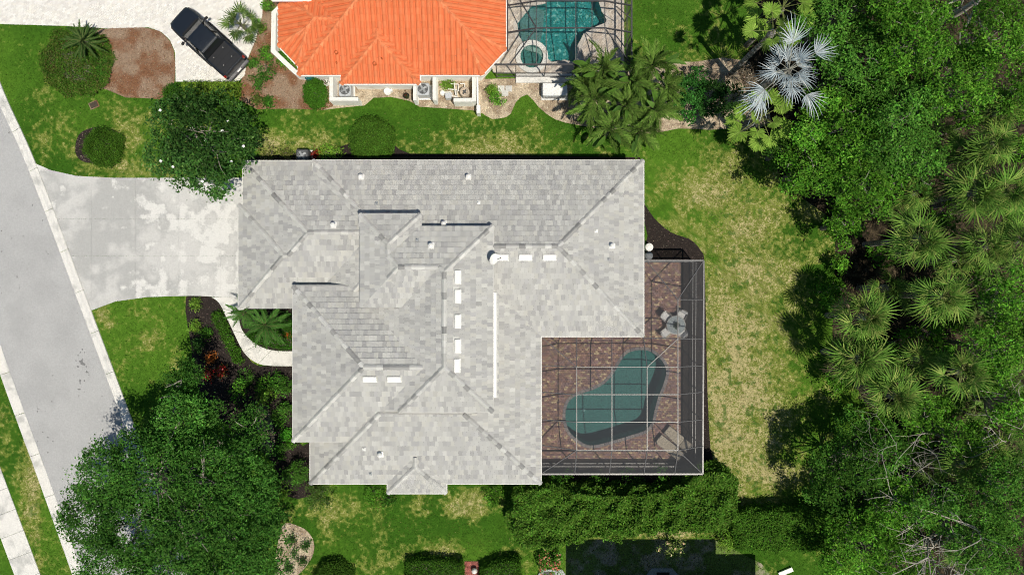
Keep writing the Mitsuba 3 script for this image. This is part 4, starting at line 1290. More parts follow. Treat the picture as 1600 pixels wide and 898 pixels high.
def loft(stations):
    """stations: (x, half width, z bottom, z shoulder, z top, top half width)."""
    V = []
    for x, w, zb, zs, zt, wt in stations:
        V.append([(x, -w * 0.92, zb), (x, -w, zb + 0.18), (x, -w, zs), (x, -wt, zt), (x, -wt * 0.5, zt + 0.012), (x, 0, zt + 0.018), (x, wt * 0.5, zt + 0.012), (x, wt, zt), (x, w, zs), (x, w, zb + 0.18), (x, w * 0.92, zb)])
    V = np.array(V); m, n = V.shape[:2]
    i, j = np.meshgrid(np.arange(m - 1), np.arange(n), indexing='ij')
    p = (i * n + j).ravel(); q = (i * n + (j + 1) % n).ravel()
    F = np.vstack([np.c_[p, q, p + n], np.c_[q, q + n, p + n]])
    e = np.array([(0, k, k + 1) for k in range(1, n - 1)])
    F = np.vstack([F, e[:, ::-1], e + (m - 1) * n])
    return trimesh.Trimesh(V.reshape(-1, 3), F, process=False)


body = loft([(2.78, 0.70, 0.45, 0.80, 0.98, 0.60), (2.70, 0.84, 0.42, 0.90, 1.08, 0.72), (2.50, 0.93, 0.40, 0.98, 1.15, 0.78), (2.0, 0.98, 0.40, 1.05, 1.20, 0.82), (1.45, 0.985, 0.40, 1.12, 1.27, 0.83), (1.10, 0.985, 0.38, 1.14, 1.27, 0.85),
             (0.5, 0.985, 0.38, 1.15, 1.24, 0.90), (-0.9, 0.985, 0.38, 1.15, 1.22, 0.92), (-0.98, 0.985, 0.40, 1.18, 1.27, 0.93), (-1.6, 0.99, 0.45, 1.20, 1.29, 0.94), (-2.45, 0.985, 0.48, 1.20, 1.29, 0.94), (-2.60, 0.97, 0.50, 1.19, 1.28, 0.93)])
tk = tadd('body', body, 'm_paint')
hood = trimesh.convex.convex_hull(np.array([(x, s * w, z) for s in (-1, 1) for x, w, z in ((2.60, 0.46, 1.135), (2.0, 0.58, 1.225), (1.45, 0.62, 1.29), (2.55, 0.44, 1.10), (1.45, 0.62, 1.2))]))
tadd('hood', hood, 'm_paint', truck, False)
glass = trimesh.convex.convex_hull(np.array([(x, s * w, z) for s in (-1, 1) for x, w, z in ((1.42, 0.80, 1.26), (0.62, 0.70, 1.80), (-0.72, 0.70, 1.80), (-1.02, 0.84, 1.24), (1.2, 0.90, 1.2), (-0.95, 0.92, 1.2))]))
tadd('glass', glass, 'm_glass_dark', truck, 20)
rf = trimesh.convex.convex_hull(np.array([(x, s * w, z) for s in (-1, 1) for x, w, z in ((0.70, 0.66, 1.80), (0.52, 0.70, 1.84), (0.40, 0.60, 1.885), (-0.58, 0.60, 1.885), (-0.72, 0.70, 1.845), (-0.78, 0.66, 1.80), (0.2, 0.735, 1.79), (-0.5, 0.735, 1.79))]))
k = tadd('cab_roof', rf, 'm_paint', truck, 20)
tadd('roof_rib', cat([box([-0.08, y, 1.888], [0.85, 0.035, 0.02], 0, 0.006) for y in (-0.36, -0.18, 0, 0.18, 0.36)]), 'm_paint', k, False)
for s in (-1, 1):
    tadd('pillar', tube([(1.40, s * 0.82, 1.26), (0.66, s * 0.70, 1.81)], 0.045, 8), 'm_paint')
    tadd('pillar', tube([(-0.15, s * 0.93, 1.24), (-0.12, s * 0.725, 1.80)], 0.04, 8), 'm_black')
    tadd('pillar', tube([(-0.98, s * 0.86, 1.24), (-0.72, s * 0.70, 1.81)], 0.06, 8), 'm_paint')
    m_ = box([1.02, s * 1.14, 1.26], [0.14, 0.26, 0.20], s * 0.2, 0.05)
    kk = tadd('mirror', m_, 'm_black', truck, False)
    tadd('stalk', tube([(1.05, s * 0.92, 1.20), (1.04, s * 1.06, 1.22)], 0.03, 8), 'm_black', kk)
    tadd('headlight', box([2.62, s * 0.72, 0.93], [0.22, 0.26, 0.14], -s * 0.5, 0.03), 'm_lamp', truck, False)
    tadd('tail_light', box([-2.58, s * 0.90, 1.10], [0.10, 0.16, 0.36], 0, 0.03), 'm_tail', truck, False)
    tadd('running_board', box([0.1, s * 1.01, 0.42], [2.3, 0.14, 0.06], 0, 0.02), 'm_black', truck, False)
    tadd('roof_trim', tube([(1.30, s * 0.88, 1.27), (0.55, s * 0.745, 1.80), (-0.70, s * 0.745, 1.80), (-1.02, s * 0.90, 1.25)], 0.016, 6), 'm_chrome')
    tadd('bed_rail', tube([(-0.98, s * 0.93, 1.31), (-2.58, s * 0.93, 1.31)], 0.028, 8), 'm_black')
    for x in (1.75, -1.72):
        w_ = trimesh.creation.torus(0.29, 0.115, major_sections=24, minor_sections=10)
        w_.apply_transform(trimesh.transformations.rotation_matrix(math.pi / 2, [1, 0, 0])); w_.apply_translation([x, s * 0.86, 0.40])
        kk = tadd('wheel', w_, 'm_black')
        h_ = cyl([0, 0, -0.09], 0.22, 0.18, 20); h_.apply_transform(trimesh.transformations.rotation_matrix(math.pi / 2, [1, 0, 0])); h_.apply_translation([x, s * 0.88, 0.40])
        tadd('rim', h_, 'm_alum', kk)
cover = trimesh.convex.convex_hull(np.array([(x, s * w, z) for s in (-1, 1) for x, w, z in ((-1.00, 0.80, 1.30), (-1.03, 0.80, 1.345), (-2.52, 0.80, 1.345), (-2.56, 0.78, 1.30))]))
k = tadd('bed_cover', cover, 'm_cover', truck, False)
matte('m_cover', (0.022, 0.023, 0.026), 0.55, 0.4)
for x, y in ((-1.25, 0.45), (-1.25, -0.45), (-2.1, 0.4), (-2.1, -0.4)):
    tadd('latch', box([x, y, 1.35], [0.05, 0.05, 0.02], 0, 0.006), 'm_alum', k, False)
tadd('seam', cat([box([x, 0, 1.346], [0.015, 1.55, 0.012]) for x in (-1.40, -1.79, -2.17)]), 'm_black', k, False)
tadd('tailgate', box([-2.62, 0, 0.98], [0.08, 1.55, 0.58], 0, 0.02), 'm_paint', truck, False)
tadd('bumper', cat([box([-2.74, 0, 0.62], [0.22, 1.88, 0.20], 0, 0.04)]), 'm_chrome_dark', truck, False)
tadd('step_plate', box([-2.80, -0.05, 0.725], [0.10, 0.34, 0.02], 0, 0.006), 'm_white', truck, False)
tadd('bumper', box([2.74, 0, 0.58], [0.20, 1.66, 0.24], 0, 0.06), 'm_black', truck, False)
tadd('grille', box([2.76, 0, 0.84], [0.06, 1.05, 0.22], 0, 0.02), 'm_black', truck, False)
tadd('wiper', cat([tube([(1.36, 0.55, 1.31), (1.22, 0.05, 1.40)], 0.012, 5), tube([(1.36, -0.1, 1.32), (1.22, -0.58, 1.40)], 0.012, 5)]), 'm_black')
tadd('cowl', box([1.43, 0, 1.285], [0.10, 1.45, 0.03], 0, 0.01), 'm_black', truck, False)
matte('m_lamp', (0.7, 0.7, 0.7), 0.1, 0.6)
matte('m_tail', (0.42, 0.012, 0.008), 0.2, 0.6)
matte('m_chrome_dark', (0.12, 0.12, 0.13), 0.3, 0.6)
# ---------------------------------------------------------------- vegetation
OAK = [(0.045, 0.115, 0.020), (0.060, 0.145, 0.026), (0.035, 0.090, 0.018), (0.075, 0.16, 0.035)]
OAK2 = [(0.050, 0.135, 0.016), (0.072, 0.175, 0.022), (0.038, 0.10, 0.014), (0.10, 0.20, 0.035)]
SHRUB = [(0.040, 0.11, 0.018), (0.060, 0.15, 0.025), (0.030, 0.08, 0.014)]
SHRUB_L = [(0.11, 0.20, 0.03), (0.15, 0.24, 0.05), (0.08, 0.15, 0.025)]
MAGN = [(0.028, 0.072, 0.020), (0.040, 0.095, 0.026), (0.022, 0.055, 0.016), (0.055, 0.11, 0.035)]


GAIN = np.array([1.65, 1.75, 1.35])


def lobes_px(ls):
    return [(*at(px, py, z), r * GSD * (CAM_H - z) / CAM_H, k) for px, py, z, r, k in [(l + (0.8,))[:5] for l in ls]]


def crown(rng, lobes, size, cols, dens=5.0, per=26, aspect=0.5, rc=0.30, tilt=0.55, colj=0.22, low=-0.2):
    """Leaf sprays over the lobes (x, y, z, radius, flattening) of a crown; returns (mesh, colours)."""
    L = np.array(lobes, float)
    cs, out, shade = [], [], []
    for i, (x, y, z, r, k) in enumerate(L):
        n = max(6, int(dens * r * r * 4))
        d = rng.normal(size=(n * 3, 3)); d /= np.linalg.norm(d, axis=1, keepdims=True)
        d = d[d[:, 2] > low][:n]
        rr = r * (0.55 + 0.45 * np.sqrt(rng.random(len(d)))) * (0.78 + 0.5 * meshkit.noise(d * 2.3 + i * 7.7, 3))
        p = np.array([x, y, z]) + d * rr[:, None] * [1, 1, k]
        keep = np.ones(len(p), bool)
        for j, (X, Y, Z, Q, K) in enumerate(L):
            if j != i:
                keep &= (((p - [X, Y, Z]) / [Q, Q, Q * K]) ** 2).sum(1) > 0.30
        p, d = p[keep], d[keep]
        cs.append(p); out.append(d)
    parts_ = cs
    cs, out = np.vstack(cs), np.vstack(out)
    m = len(cs)
    num = rng.integers(int(per * 0.6), int(per * 1.4) + 1, m)
    idx = np.repeat(np.arange(m), num)
    rcs = rc * rng.uniform(0.6, 1.35, m)
    q = rng.normal(size=(len(idx), 3)) * [1, 1, 0.55]
    c = cs[idx] + q * rcs[idx][:, None] * 0.75
    tone = np.exp(rng.normal(0, 0.16, m)) * np.repeat(np.exp(rng.normal(0, 0.20, len(L))), [len(q) for q in parts_])
    mesh, col = leaves(rng, c, size, aspect, np.array(cols), tilt=tilt, outward=out[idx] * 0.55, colj=colj)
    col = np.clip(col * np.repeat(tone[idx], 4)[:, None] * GAIN, 0.002, 0.9)
    return mesh, col, cs


def limbs(rng, base, lobes, r0, zfork=None, twigs=3):
    base = np.asarray(base, float)
    L = np.array(lobes, float)
    top = L[:, 2].mean()
    zf = zfork if zfork is not None else top * 0.42
    fork = base + [0.1 * rng.normal(), 0.1 * rng.normal(), zf]
    tr = tube(curve([base, base + [0.05, 0.03, zf * 0.5], fork], 4), np.linspace(r0 * 1.25, r0 * 0.8, 9), 9)
    br = []
    for x, y, z, r, k in L:
        e = np.array([x, y, z + r * k * 0.35])
        mid = (fork + e) / 2 + [0, 0, -0.25 * r] + rng.normal(0, 0.15, 3)
        p = curve([fork - [0, 0, 0.2], mid, e], 5)
        br.append(tube(p, np.linspace(r0 * 0.55, r0 * 0.10, len(p)), 6))
        for t in range(twigs):
            d = rng.normal(size=3); d[2] = abs(d[2]) * 0.7; d /= np.linalg.norm(d)
            s = p[rng.integers(len(p) // 2, len(p))]
            q = curve([s, s + d * r * 0.45 + rng.normal(0, 0.1, 3), s + d * r * 0.9], 3)
            br.append(tube(q, np.linspace(r0 * 0.18, 0.012, len(q)), 5))
    return tr, cat(br)


def broad_tree(name, label, catg, base, ls, cols, size=0.17, dens=5, per=26, r0=0.22, group=None, seed=1, mat='m_leaf', rc=0.30, tilt=0.55, twigs=3, aspect=0.5, px=True, wood='m_bark', zfork=None):
    rng = np.random.default_rng(seed)
    lobes = lobes_px(ls) if px else ls
    t = thing(name, label, catg, group)
    b = np.array([*at(*base)[:2], 0.0]) if px else np.asarray(base, float)
    tr, br = limbs(rng, b, lobes, r0, zfork, twigs)
    add('trunk', tr, wood, t, smooth=True)
    add('branches', br, 'm_twig', t, smooth=True)
    m_, c_, _ = crown(rng, lobes, size, cols, dens, per, aspect, rc, tilt)
    add('crown', m_, mat, t, color=c_)
    return t


def random_lobes(rng, px, py, r, z, n=13, flat=0.8):
    """Boughs of one crown: lobes of different size and height with gaps between them."""
    out = [(px, py, z - r * GSD * 0.35, r * 0.38, flat)]
    for k in range(n - 1):
        a = k * 2.39996 + rng.uniform(-.35, .35)
        q = r * (0.30 + 0.52 * math.sqrt((k + 0.5) / (n - 1))) * rng.uniform(0.85, 1.1)
        out.append((px + q * math.cos(a), py + q * math.sin(a), z - r * GSD * rng.uniform(0.2, 1.25) - 0.2 * q * GSD, r * rng.uniform(0.18, 0.32), flat))
    return out


# ----- palms
def strips(P, W, side):
    """P: (n, s, 3) centre lines, W: (n, s) half widths, side: (n, 3) sideways directions -> ribbons ending in a point."""
    n, s = W.shape
    V = np.stack([P - side[:, None] * W[..., None], P + side[:, None] * W[..., None]], 2).reshape(-1, 3)
    i, j = np.meshgrid(np.arange(n), np.arange(s - 1), indexing='ij')
    a = ((i * s + j) * 2).ravel()
    F = np.vstack([np.c_[a, a + 2, a + 1], np.c_[a + 1, a + 2, a + 3]])
    return V, F


def fan_frond(rng, petiole=1.1, blade=1.1, nseg=30, spread=115, droop=0.30, joined=0.35, wide=1.0, cup=0.15, cols=((0.09, 0.15, 0.04),), pet_col=(0.20, 0.22, 0.09)):
    th = np.radians(np.linspace(-spread, spread, nseg)) + rng.normal(0, 0.02, nseg)
    S = np.array([0.04, joined, (joined + 1) / 2 + 0.05, 1.0])
    Ls = blade * (1 - 0.30 * (np.abs(th) / np.radians(spread)) ** 2) * rng.uniform(0.86, 1.08, nseg)
    d = np.c_[np.cos(th), np.sin(th), np.zeros(nseg)]
    side = np.c_[-np.sin(th), np.cos(th), np.zeros(nseg)]
    dr_ = droop * rng.uniform(0.5, 1.6, nseg)
    P = np.array([petiole, 0, 0]) + d[:, None] * (S[None] * Ls[:, None])[..., None]
    P[..., 2] += cup * np.abs(np.sin(th))[:, None] * S[None] * Ls[:, None] - dr_[:, None] * S[None] ** 2.2 * Ls[:, None] + 0.05 * (np.arange(nseg) % 2)[:, None] * S[None] * 0.4
    P[..., 2] -= 0.16 * np.maximum(P[..., 0] - petiole, 0) ** 2
    P[:, 3, :2] += rng.normal(0, 0.05 * blade, (nseg, 2))
    dth = np.radians(2 * spread / (nseg - 1))
    w = blade * joined * math.tan(dth / 2) * 1.05 * wide
    W = np.tile(np.array([0.1 * w, w, w * 0.62, 0.004]), (nseg, 1))
    V, F = strips(P, W, side)
    cols = np.asarray(cols)
    c = np.repeat(cols[rng.integers(len(cols), size=nseg)] * np.exp(rng.normal(0, 0.16, (nseg, 1))), 8, 0)
    pt = tube([(0, 0, 0.02), (petiole * 0.5, 0, 0.05), (petiole * 1.02, 0, 0), (petiole + blade * 0.35, 0, -0.04)], [0.035, 0.024, 0.018, 0.008], 5)
    m = trimesh.Trimesh(np.vstack([V, pt.vertices]), np.vstack([F, pt.faces + len(V)]), process=False)
    return m, np.clip(np.vstack([c, np.tile(pet_col, (len(pt.vertices), 1))]), 0.003, 0.9)


def pinnate_frond(rng, L=2.4, nl=30, leaf=0.6, arch=0.45, width=0.022, ang=55, lift=0.3, cols=((0.08, 0.16, 0.03),)):
    t = np.linspace(0.16, 1.0, nl)
    x = lambda t: L * t * (1 - 0.12 * t * arch)
    z = lambda t: L * (lift * t - (arch + lift) * t ** 2.2 * 0.8)
    rc_ = np.c_[x(np.linspace(0, 1, 8)), np.zeros(8), z(np.linspace(0, 1, 8))]
    rk = tube(rc_, np.linspace(0.035, 0.008, 8), 5)
    Ps, Ws, Ss = [], [], []
    for s in (-1, 1):
        lf = leaf * np.sin(np.clip(t * 2.6 + 0.35, 0, math.pi)) ** 0.6 * rng.uniform(0.85, 1.12, nl) * (1 - 0.35 * t)
        a = np.radians(ang) * (1 - 0.55 * t) + rng.normal(0, 0.06, nl)
        d = np.c_[np.cos(a), s * np.sin(a), 0.12 + rng.normal(0, 0.08, nl)]
        b = np.c_[x(t), np.zeros(nl), z(t)]
        S = np.array([0.0, 0.45, 1.0])
        P = b[:, None] + d[:, None] * (S[None] * lf[:, None])[..., None]
        P[..., 2] -= 0.32 * S[None] ** 2 * lf[:, None]
        Ps.append(P); Ws.append(np.tile([width * 0.6, width, 0.003], (nl, 1))); Ss.append(np.c_[np.sin(a) * -s, np.cos(a), np.zeros(nl)])
    V, F = strips(np.vstack(Ps), np.vstack(Ws), np.vstack(Ss))
    cols = np.asarray(cols)
    c = np.repeat(cols[rng.integers(len(cols), size=2 * nl)] * np.exp(rng.normal(0, 0.15, (2 * nl, 1))), 6, 0)
    return trimesh.Trimesh(np.vstack([V, rk.vertices]), np.vstack([F, rk.faces + len(V)]), process=False), np.clip(np.vstack([c, np.tile((0.16, 0.2, 0.07), (len(rk.vertices), 1))]), 0.003, 0.9)


def paddle_leaf(rng, stalk=1.2, L=1.4, w=0.26, cols=((0.07, 0.16, 0.03),)):
    S = np.linspace(0, 1, 8)
    hw = w * np.sin(np.clip(S * 2.9 + 0.12, 0, math.pi)) ** 0.7
    X = stalk + L * S
    Z = 0.05 + 0.35 * L * S - 0.65 * L * S ** 2
    V = np.vstack([np.c_[X, -hw, Z + hw * 0.28], np.c_[X, 0 * X, Z], np.c_[X, hw, Z + hw * 0.28]])
    n = len(S)
    i = np.arange(n - 1)
    F = np.vstack([np.vstack([np.c_[o + i, o + i + 1, o + n + i], np.c_[o + i + 1, o + n + i + 1, o + n + i]]) for o in (0, n)])
    st = tube([(0, 0, 0), (stalk * .6, 0, 0.06), (stalk * 1.05, 0, 0.05)], [0.04, 0.03, 0.02], 5)
    c = np.tile(np.asarray(cols[rng.integers(len(cols))]), (len(V), 1)) * np.exp(rng.normal(0, 0.05, (len(V), 1)))
    return trimesh.Trimesh(np.vstack([V, st.vertices]), np.vstack([F, st.faces + len(V)]), process=False), np.clip(np.vstack([c, np.tile((0.15, 0.2, 0.06), (len(st.vertices), 1))]), 0.003, 0.9)


def frond_set(fn, n, seed, mat='m_leaf_gloss', tones=(1.0,), **k):
    rng = np.random.default_rng(seed)
    out = []
    for q in range(n):
        m_, c_ = fn(rng, **k)
        c_ = np.clip(c_ * tones[q % len(tones)], 0.003, 0.9)
        out.append(mikit.ply(m_, mat, color=c_))
    return out


SAB = [(0.10, 0.21, 0.034), (0.15, 0.26, 0.048), (0.07, 0.155, 0.026), (0.23, 0.31, 0.075)]
FR = {
    'sabal': frond_set(fan_frond, 12, 31, tones=(0.7, 1.0, 1.35, 0.9, 1.2, 1.5), petiole=0.95, blade=1.0, nseg=17, spread=120, droop=0.38, joined=0.36, wide=0.80, cup=0.30, cols=SAB, pet_col=(0.34, 0.38, 0.14)),
    'dead': frond_set(fan_frond, 2, 32, petiole=0.9, blade=0.95, nseg=22, spread=70, droop=0.6, joined=0.25, wide=0.8, cols=[(0.36, 0.28, 0.19), (0.46, 0.37, 0.27)], pet_col=(0.36, 0.27, 0.17)),
    'silver_inner': frond_set(fan_frond, 3, 43, petiole=0.75, blade=1.2, nseg=14, spread=72, droop=0.10, joined=0.40, wide=0.70, cup=0.35, cols=[(0.53, 0.61, 0.66), (0.63, 0.69, 0.73), (0.40, 0.48, 0.54)], pet_col=(0.42, 0.42, 0.36)),
    'silver': frond_set(fan_frond, 4, 33, petiole=1.75, blade=1.4, nseg=14, spread=66, droop=0.14, joined=0.36, wide=0.70, cup=0.40, cols=[(0.53, 0.61, 0.66), (0.63, 0.69, 0.73), (0.40, 0.48, 0.54)], pet_col=(0.42, 0.42, 0.36)),
    'fan': frond_set(fan_frond, 4, 34, petiole=1.35, blade=0.72, nseg=36, spread=140, droop=0.10, joined=0.70, wide=1.0, cup=0.2, cols=[(0.20, 0.36, 0.05), (0.27, 0.42, 0.075)], pet_col=(0.22, 0.26, 0.09)),
    'small_fan': frond_set(fan_frond, 4, 35, mat='m_leaf', tones=(0.8, 1.0, 1.25), petiole=0.60, blade=0.66, nseg=10, spread=80, droop=0.25, joined=0.46, wide=0.78, cols=[(0.10, 0.18, 0.035), (0.15, 0.23, 0.055), (0.07, 0.13, 0.025)]),
    'cycad': frond_set(pinnate_frond, 4, 36, L=1.05, nl=34, leaf=0.16, arch=0.45, width=0.012, ang=60, lift=0.25, cols=[(0.05, 0.105, 0.025), (0.07, 0.14, 0.035)]),
    'areca': frond_set(pinnate_frond, 6, 37, mat='m_leaf', tones=(0.8, 1.0, 1.3), L=2.2, nl=30, leaf=0.66, arch=0.60, width=0.032, ang=48, lift=0.5, cols=[(0.11, 0.21, 0.035), (0.16, 0.26, 0.055), (0.08, 0.15, 0.028)]),
    'date': frond_set(pinnate_frond, 4, 38, mat='m_leaf', L=1.45, nl=34, leaf=0.34, arch=0.55, width=0.014, ang=55, lift=0.35, cols=[(0.07, 0.19, 0.035), (0.10, 0.24, 0.05)]),
    'paddle': frond_set(paddle_leaf, 4, 39, stalk=0.9, L=1.15, w=0.20, cols=[(0.09, 0.19, 0.03), (0.13, 0.25, 0.05), (0.07, 0.15, 0.03)]),
    'palmetto': frond_set(fan_frond, 4, 40, petiole=0.6, blade=0.75, nseg=16, spread=105, droop=0.15, joined=0.38, wide=0.75, tones=(0.8, 1.0, 1.3), cols=[(0.14, 0.26, 0.055), (0.20, 0.32, 0.08), (0.10, 0.20, 0.04)]),
}


def place_frond(rng, c, az, el, sc, roll=0.0):
    return T().translate([float(x) for x in c]).rotate([0, 0, 1], math.degrees(az)).rotate([0, 1, 0], -math.degrees(el)).rotate([1, 0, 0], math.degrees(roll)).scale(float(sc))


def palm(name, label, catg, px, py, h, kinds, n, seed, sc=1.0, el=(75, -30), r0=0.16, group=None, dead=0, lean=(0, 0), wood='m_palm_bark', trunk=True, power=0.8, part='frond', wild=1.0):
    """A palm whose crown centre stands at height h and is seen at pixel (px, py)."""
    rng = np.random.default_rng(seed)
    t = thing(name, label, catg, group)
    c = at(px, py, h)
    b = np.array([c[0] + lean[0], c[1] + lean[1], 0])
    if trunk:
        p = curve([b, b + (c - b) * [0.3, 0.3, 0.5], c - [0, 0, 0.15]], 5)
        add('trunk', tube(p, np.linspace(r0 * 1.25, r0 * 0.85, len(p)), 10), wood, t, smooth=True)
        add('crown_shaft', lathe(c - [0, 0, 0.75], [(r0 * 0.9, 0), (r0 * 1.5, 0.35), (r0 * 1.2, 0.75), (0.02, 0.95)], 12), wood, t, smooth=50)
    a0 = rng.uniform(0, 6.28)
    ta, tq = rng.uniform(0, 6.28), rng.uniform(4, 18) if trunk else 0.0
    tip = T().translate([float(x) for x in c]).rotate([math.cos(ta), math.sin(ta), 0], float(tq)).translate([-float(x) for x in c])
    for k in range(n):
        u = (k + 0.5) / n
        e = math.radians(el[0] + (el[1] - el[0]) * u ** power + rng.normal(0, 7 * wild))
        az = a0 + k * 2.399963 + rng.normal(0, 0.16 * wild)
        s = sc * rng.uniform(max(0.5, 1 - 0.15 * wild), 1.12) * (0.78 + 0.3 * min(1, u * 2))
        kd = kinds[k % len(kinds)]
        ref(part, FR[kd][rng.integers(len(FR[kd]))], tip @ place_frond(rng, c + [0, 0, 0.25 - 0.45 * u], az, e, s, rng.normal(0, 0.3)), t)
    for k in range(dead):
        ref('dead_frond', FR['dead'][k % 2], place_frond(rng, c - [0, 0, 0.35], rng.uniform(0, 6.28), math.radians(rng.uniform(-42, -8)), sc * rng.uniform(0.8, 1.1), rng.normal(0, 0.4)), t)
    return t


def surface_leaves(rng, fn, n, size, cols, aspect=0.5, tilt=0.5, colj=0.28, push=0.10):
    p, d = fn(rng, n)
    p = p + d * rng.normal(0, push, (len(p), 1)) + rng.normal(0, 0.03, p.shape)
    tone = 0.75 + 0.5 * meshkit.noise(p * 2.1, 5)
    m_, c_ = leaves(rng, p, size, aspect, np.array(cols), tilt=tilt, outward=d * 0.8, colj=colj)
    return m_, np.clip(c_ * np.repeat(tone, 4)[:, None] * [1.45, 1.4, 1.0], 0.002, 0.9)




def ball_shrub(name, label, px, py, r, h, cols, size=0.09, dens=420, seed=1, catg='shrub', group=None, lump=0.30, mat='m_leaf', flowers=None, ell=1.0):
    """Clipped or compact shrub: leaves over a lumpy dome."""
    rng = np.random.default_rng(seed)
    t = thing(name, label, catg, group)
    c = at(px, py, h * 0.5) * [1, 1, 0]
    R_ = r * GSD
    def dome(g, n):
        d = g.normal(size=(n, 3)); d /= np.linalg.norm(d, axis=1, keepdims=True); d[:, 2] = np.abs(d[:, 2])
        q = (1 - lump / 2 + lump * meshkit.noise(d * 3.1 + seed * 3.3, 2) * 1.4) * (1 - 0.12 * g.random(n) ** 2)
        s = np.sign(d) * np.abs(d) ** np.array([1.0, 1.0, 0.75])
        return c + s * q[:, None] * [R_ * ell, R_ / ell, h], d
    area = 2 * math.pi * R_ * (R_ + h) * 0.5 + math.pi * R_ * R_
    m_, c_ = surface_leaves(rng, dome, int(area * dens * 2.0), size, cols)
    add('foliage', m_, mat, t, color=c_)
    shade_core = trimesh.creation.icosphere(2)
    shade_core.vertices = shade_core.vertices * [R_ * ell * 0.66, R_ / ell * 0.66, h * 0.66]
    shade_core.vertices[:, 2] = np.maximum(shade_core.vertices[:, 2], -0.02)
    shade_core.apply_translation(c + [0, 0, 0.02])
    add('branches', shade_core, 'm_bark', t)  # added unseen mass that blocks light behind the leaves, not real branches
    if flowers:
        n, col, fs = flowers
        p, d = dome(rng, n)
        m_, c_ = leaves(rng, np.repeat(p, 4, 0) + d.repeat(4, 0) * 0.06 + rng.normal(0, 0.05, (4 * n, 3)), fs, 0.9, np.array(col), tilt=0.6, colj=0.1)
        add('blossom', m_, 'm_leaf', t, color=c_, kind='stuff')
    return t


def loose_shrub(name, label, px, py, r, h, cols, size=0.13, seed=1, catg='shrub', group=None, n=5, per=18, mat='m_leaf', flowers=None, dens=9, aspect=0.45):
    rng = np.random.default_rng(seed)
    lob = []
    for k in range(n):
        a = rng.uniform(0, 6.28); q = r * rng.uniform(0.15, 0.6) if k else 0
        z = h * rng.uniform(0.35, 0.7)
        lob.append((px + q * math.cos(a), py + q * math.sin(a), z, r * rng.uniform(0.42, 0.62), min(1.0, (h - z) / (r * GSD * 0.5) + 0.15)))
    lobes = lobes_px(lob)
    t = thing(name, label, catg, group)
    m_, c_, cs = crown(rng, lobes, size, cols, dens, per, aspect, 0.17, 0.6, low=-0.4)
    m_.vertices[:, 2] = np.maximum(m_.vertices[:, 2], 0.03)
    add('foliage', m_, mat, t, color=c_)
    b = np.mean([l[:3] for l in lobes], 0) * [1, 1, 0]
    add('stems', cat([tube([b + rng.normal(0, 0.08, 3) * [1, 1, 0], (b + np.array(l[:3])) / 2 + rng.normal(0, .05, 3), np.array(l[:3])], [0.03, 0.02, 0.008], 5) for l in lobes for _ in range(2)]), 'm_bark', t)
    if flowers:
        nf, col, fs = flowers
        p = cs[np.argsort(-cs[:, 2] + rng.normal(0, h * 0.25, len(cs)))[:nf]] + [0, 0, 0.10]
        m_, c_ = leaves(rng, np.repeat(p, 5, 0) + rng.normal(0, fs * 0.35, (5 * len(p), 3)), fs, 0.85, np.array(col), tilt=0.6, colj=0.1)
        add('blossom', m_, 'm_leaf', t, color=c_, kind='stuff')
    return t


def hedge(name, label, pts, h, cols, size=0.09, dens=380, seed=1, lump=0.10, z=None, smooth=0, group=None, mat='m_leaf'):
    rng = np.random.default_rng(seed)
    g = poly(pts, h if z is None else z, smooth)
    t = thing(name, label, 'hedge', group)
    x0, y0, x1, y1 = g.bounds
    n = int(g.area * dens * 2.3)
    p = scatter(g, n, seed)
    bump = lambda q: lump * (meshkit.noise(np.c_[q * 1.7, np.zeros(len(q))], 4) - 0.5) * 2
    edge = np.array([g.exterior.distance(sg.Point(*q)) for q in p])
    zt = h + bump(p) * 1.2 - 0.25 * np.clip(0.3 - edge, 0, 1) ** 1.0
    P, D = [np.c_[p, zt]], [np.tile([0, 0, 1.0], (len(p), 1))]
    m = int(g.length * h * dens * 1.0)
    s = rng.random(m) * g.length
    e = np.array([g.exterior.interpolate(v).coords[0] for v in s])
    e2 = np.array([g.exterior.interpolate((v + 0.05) % g.length).coords[0] for v in s])
    tn = e2 - e; tn /= np.linalg.norm(tn, axis=1, keepdims=True) + 1e-9
    no = np.c_[tn[:, 1], -tn[:, 0]] * (1 if g.exterior.is_ccw else -1)
    zz = rng.random(m) * h
    e = e + no * (bump(e * 1.3 + zz[:, None]) - 0.05)[:, None]
    P.append(np.c_[e, zz]); D.append(np.c_[no, np.full(m, 0.3)])
    P, D = np.vstack(P), np.vstack(D)
    m_, c_ = surface_leaves(rng, lambda a, b: (P, D), 0, size, cols)
    add('foliage', m_, mat, t, color=c_)
    add('branches', prism(g.buffer(-min(0.35, 0.16 * h + 0.06)), 0.0, h * 0.78 - 0.04), 'm_bark', t)  # solid block added inside the hedge to stop light, not real branches
    return t


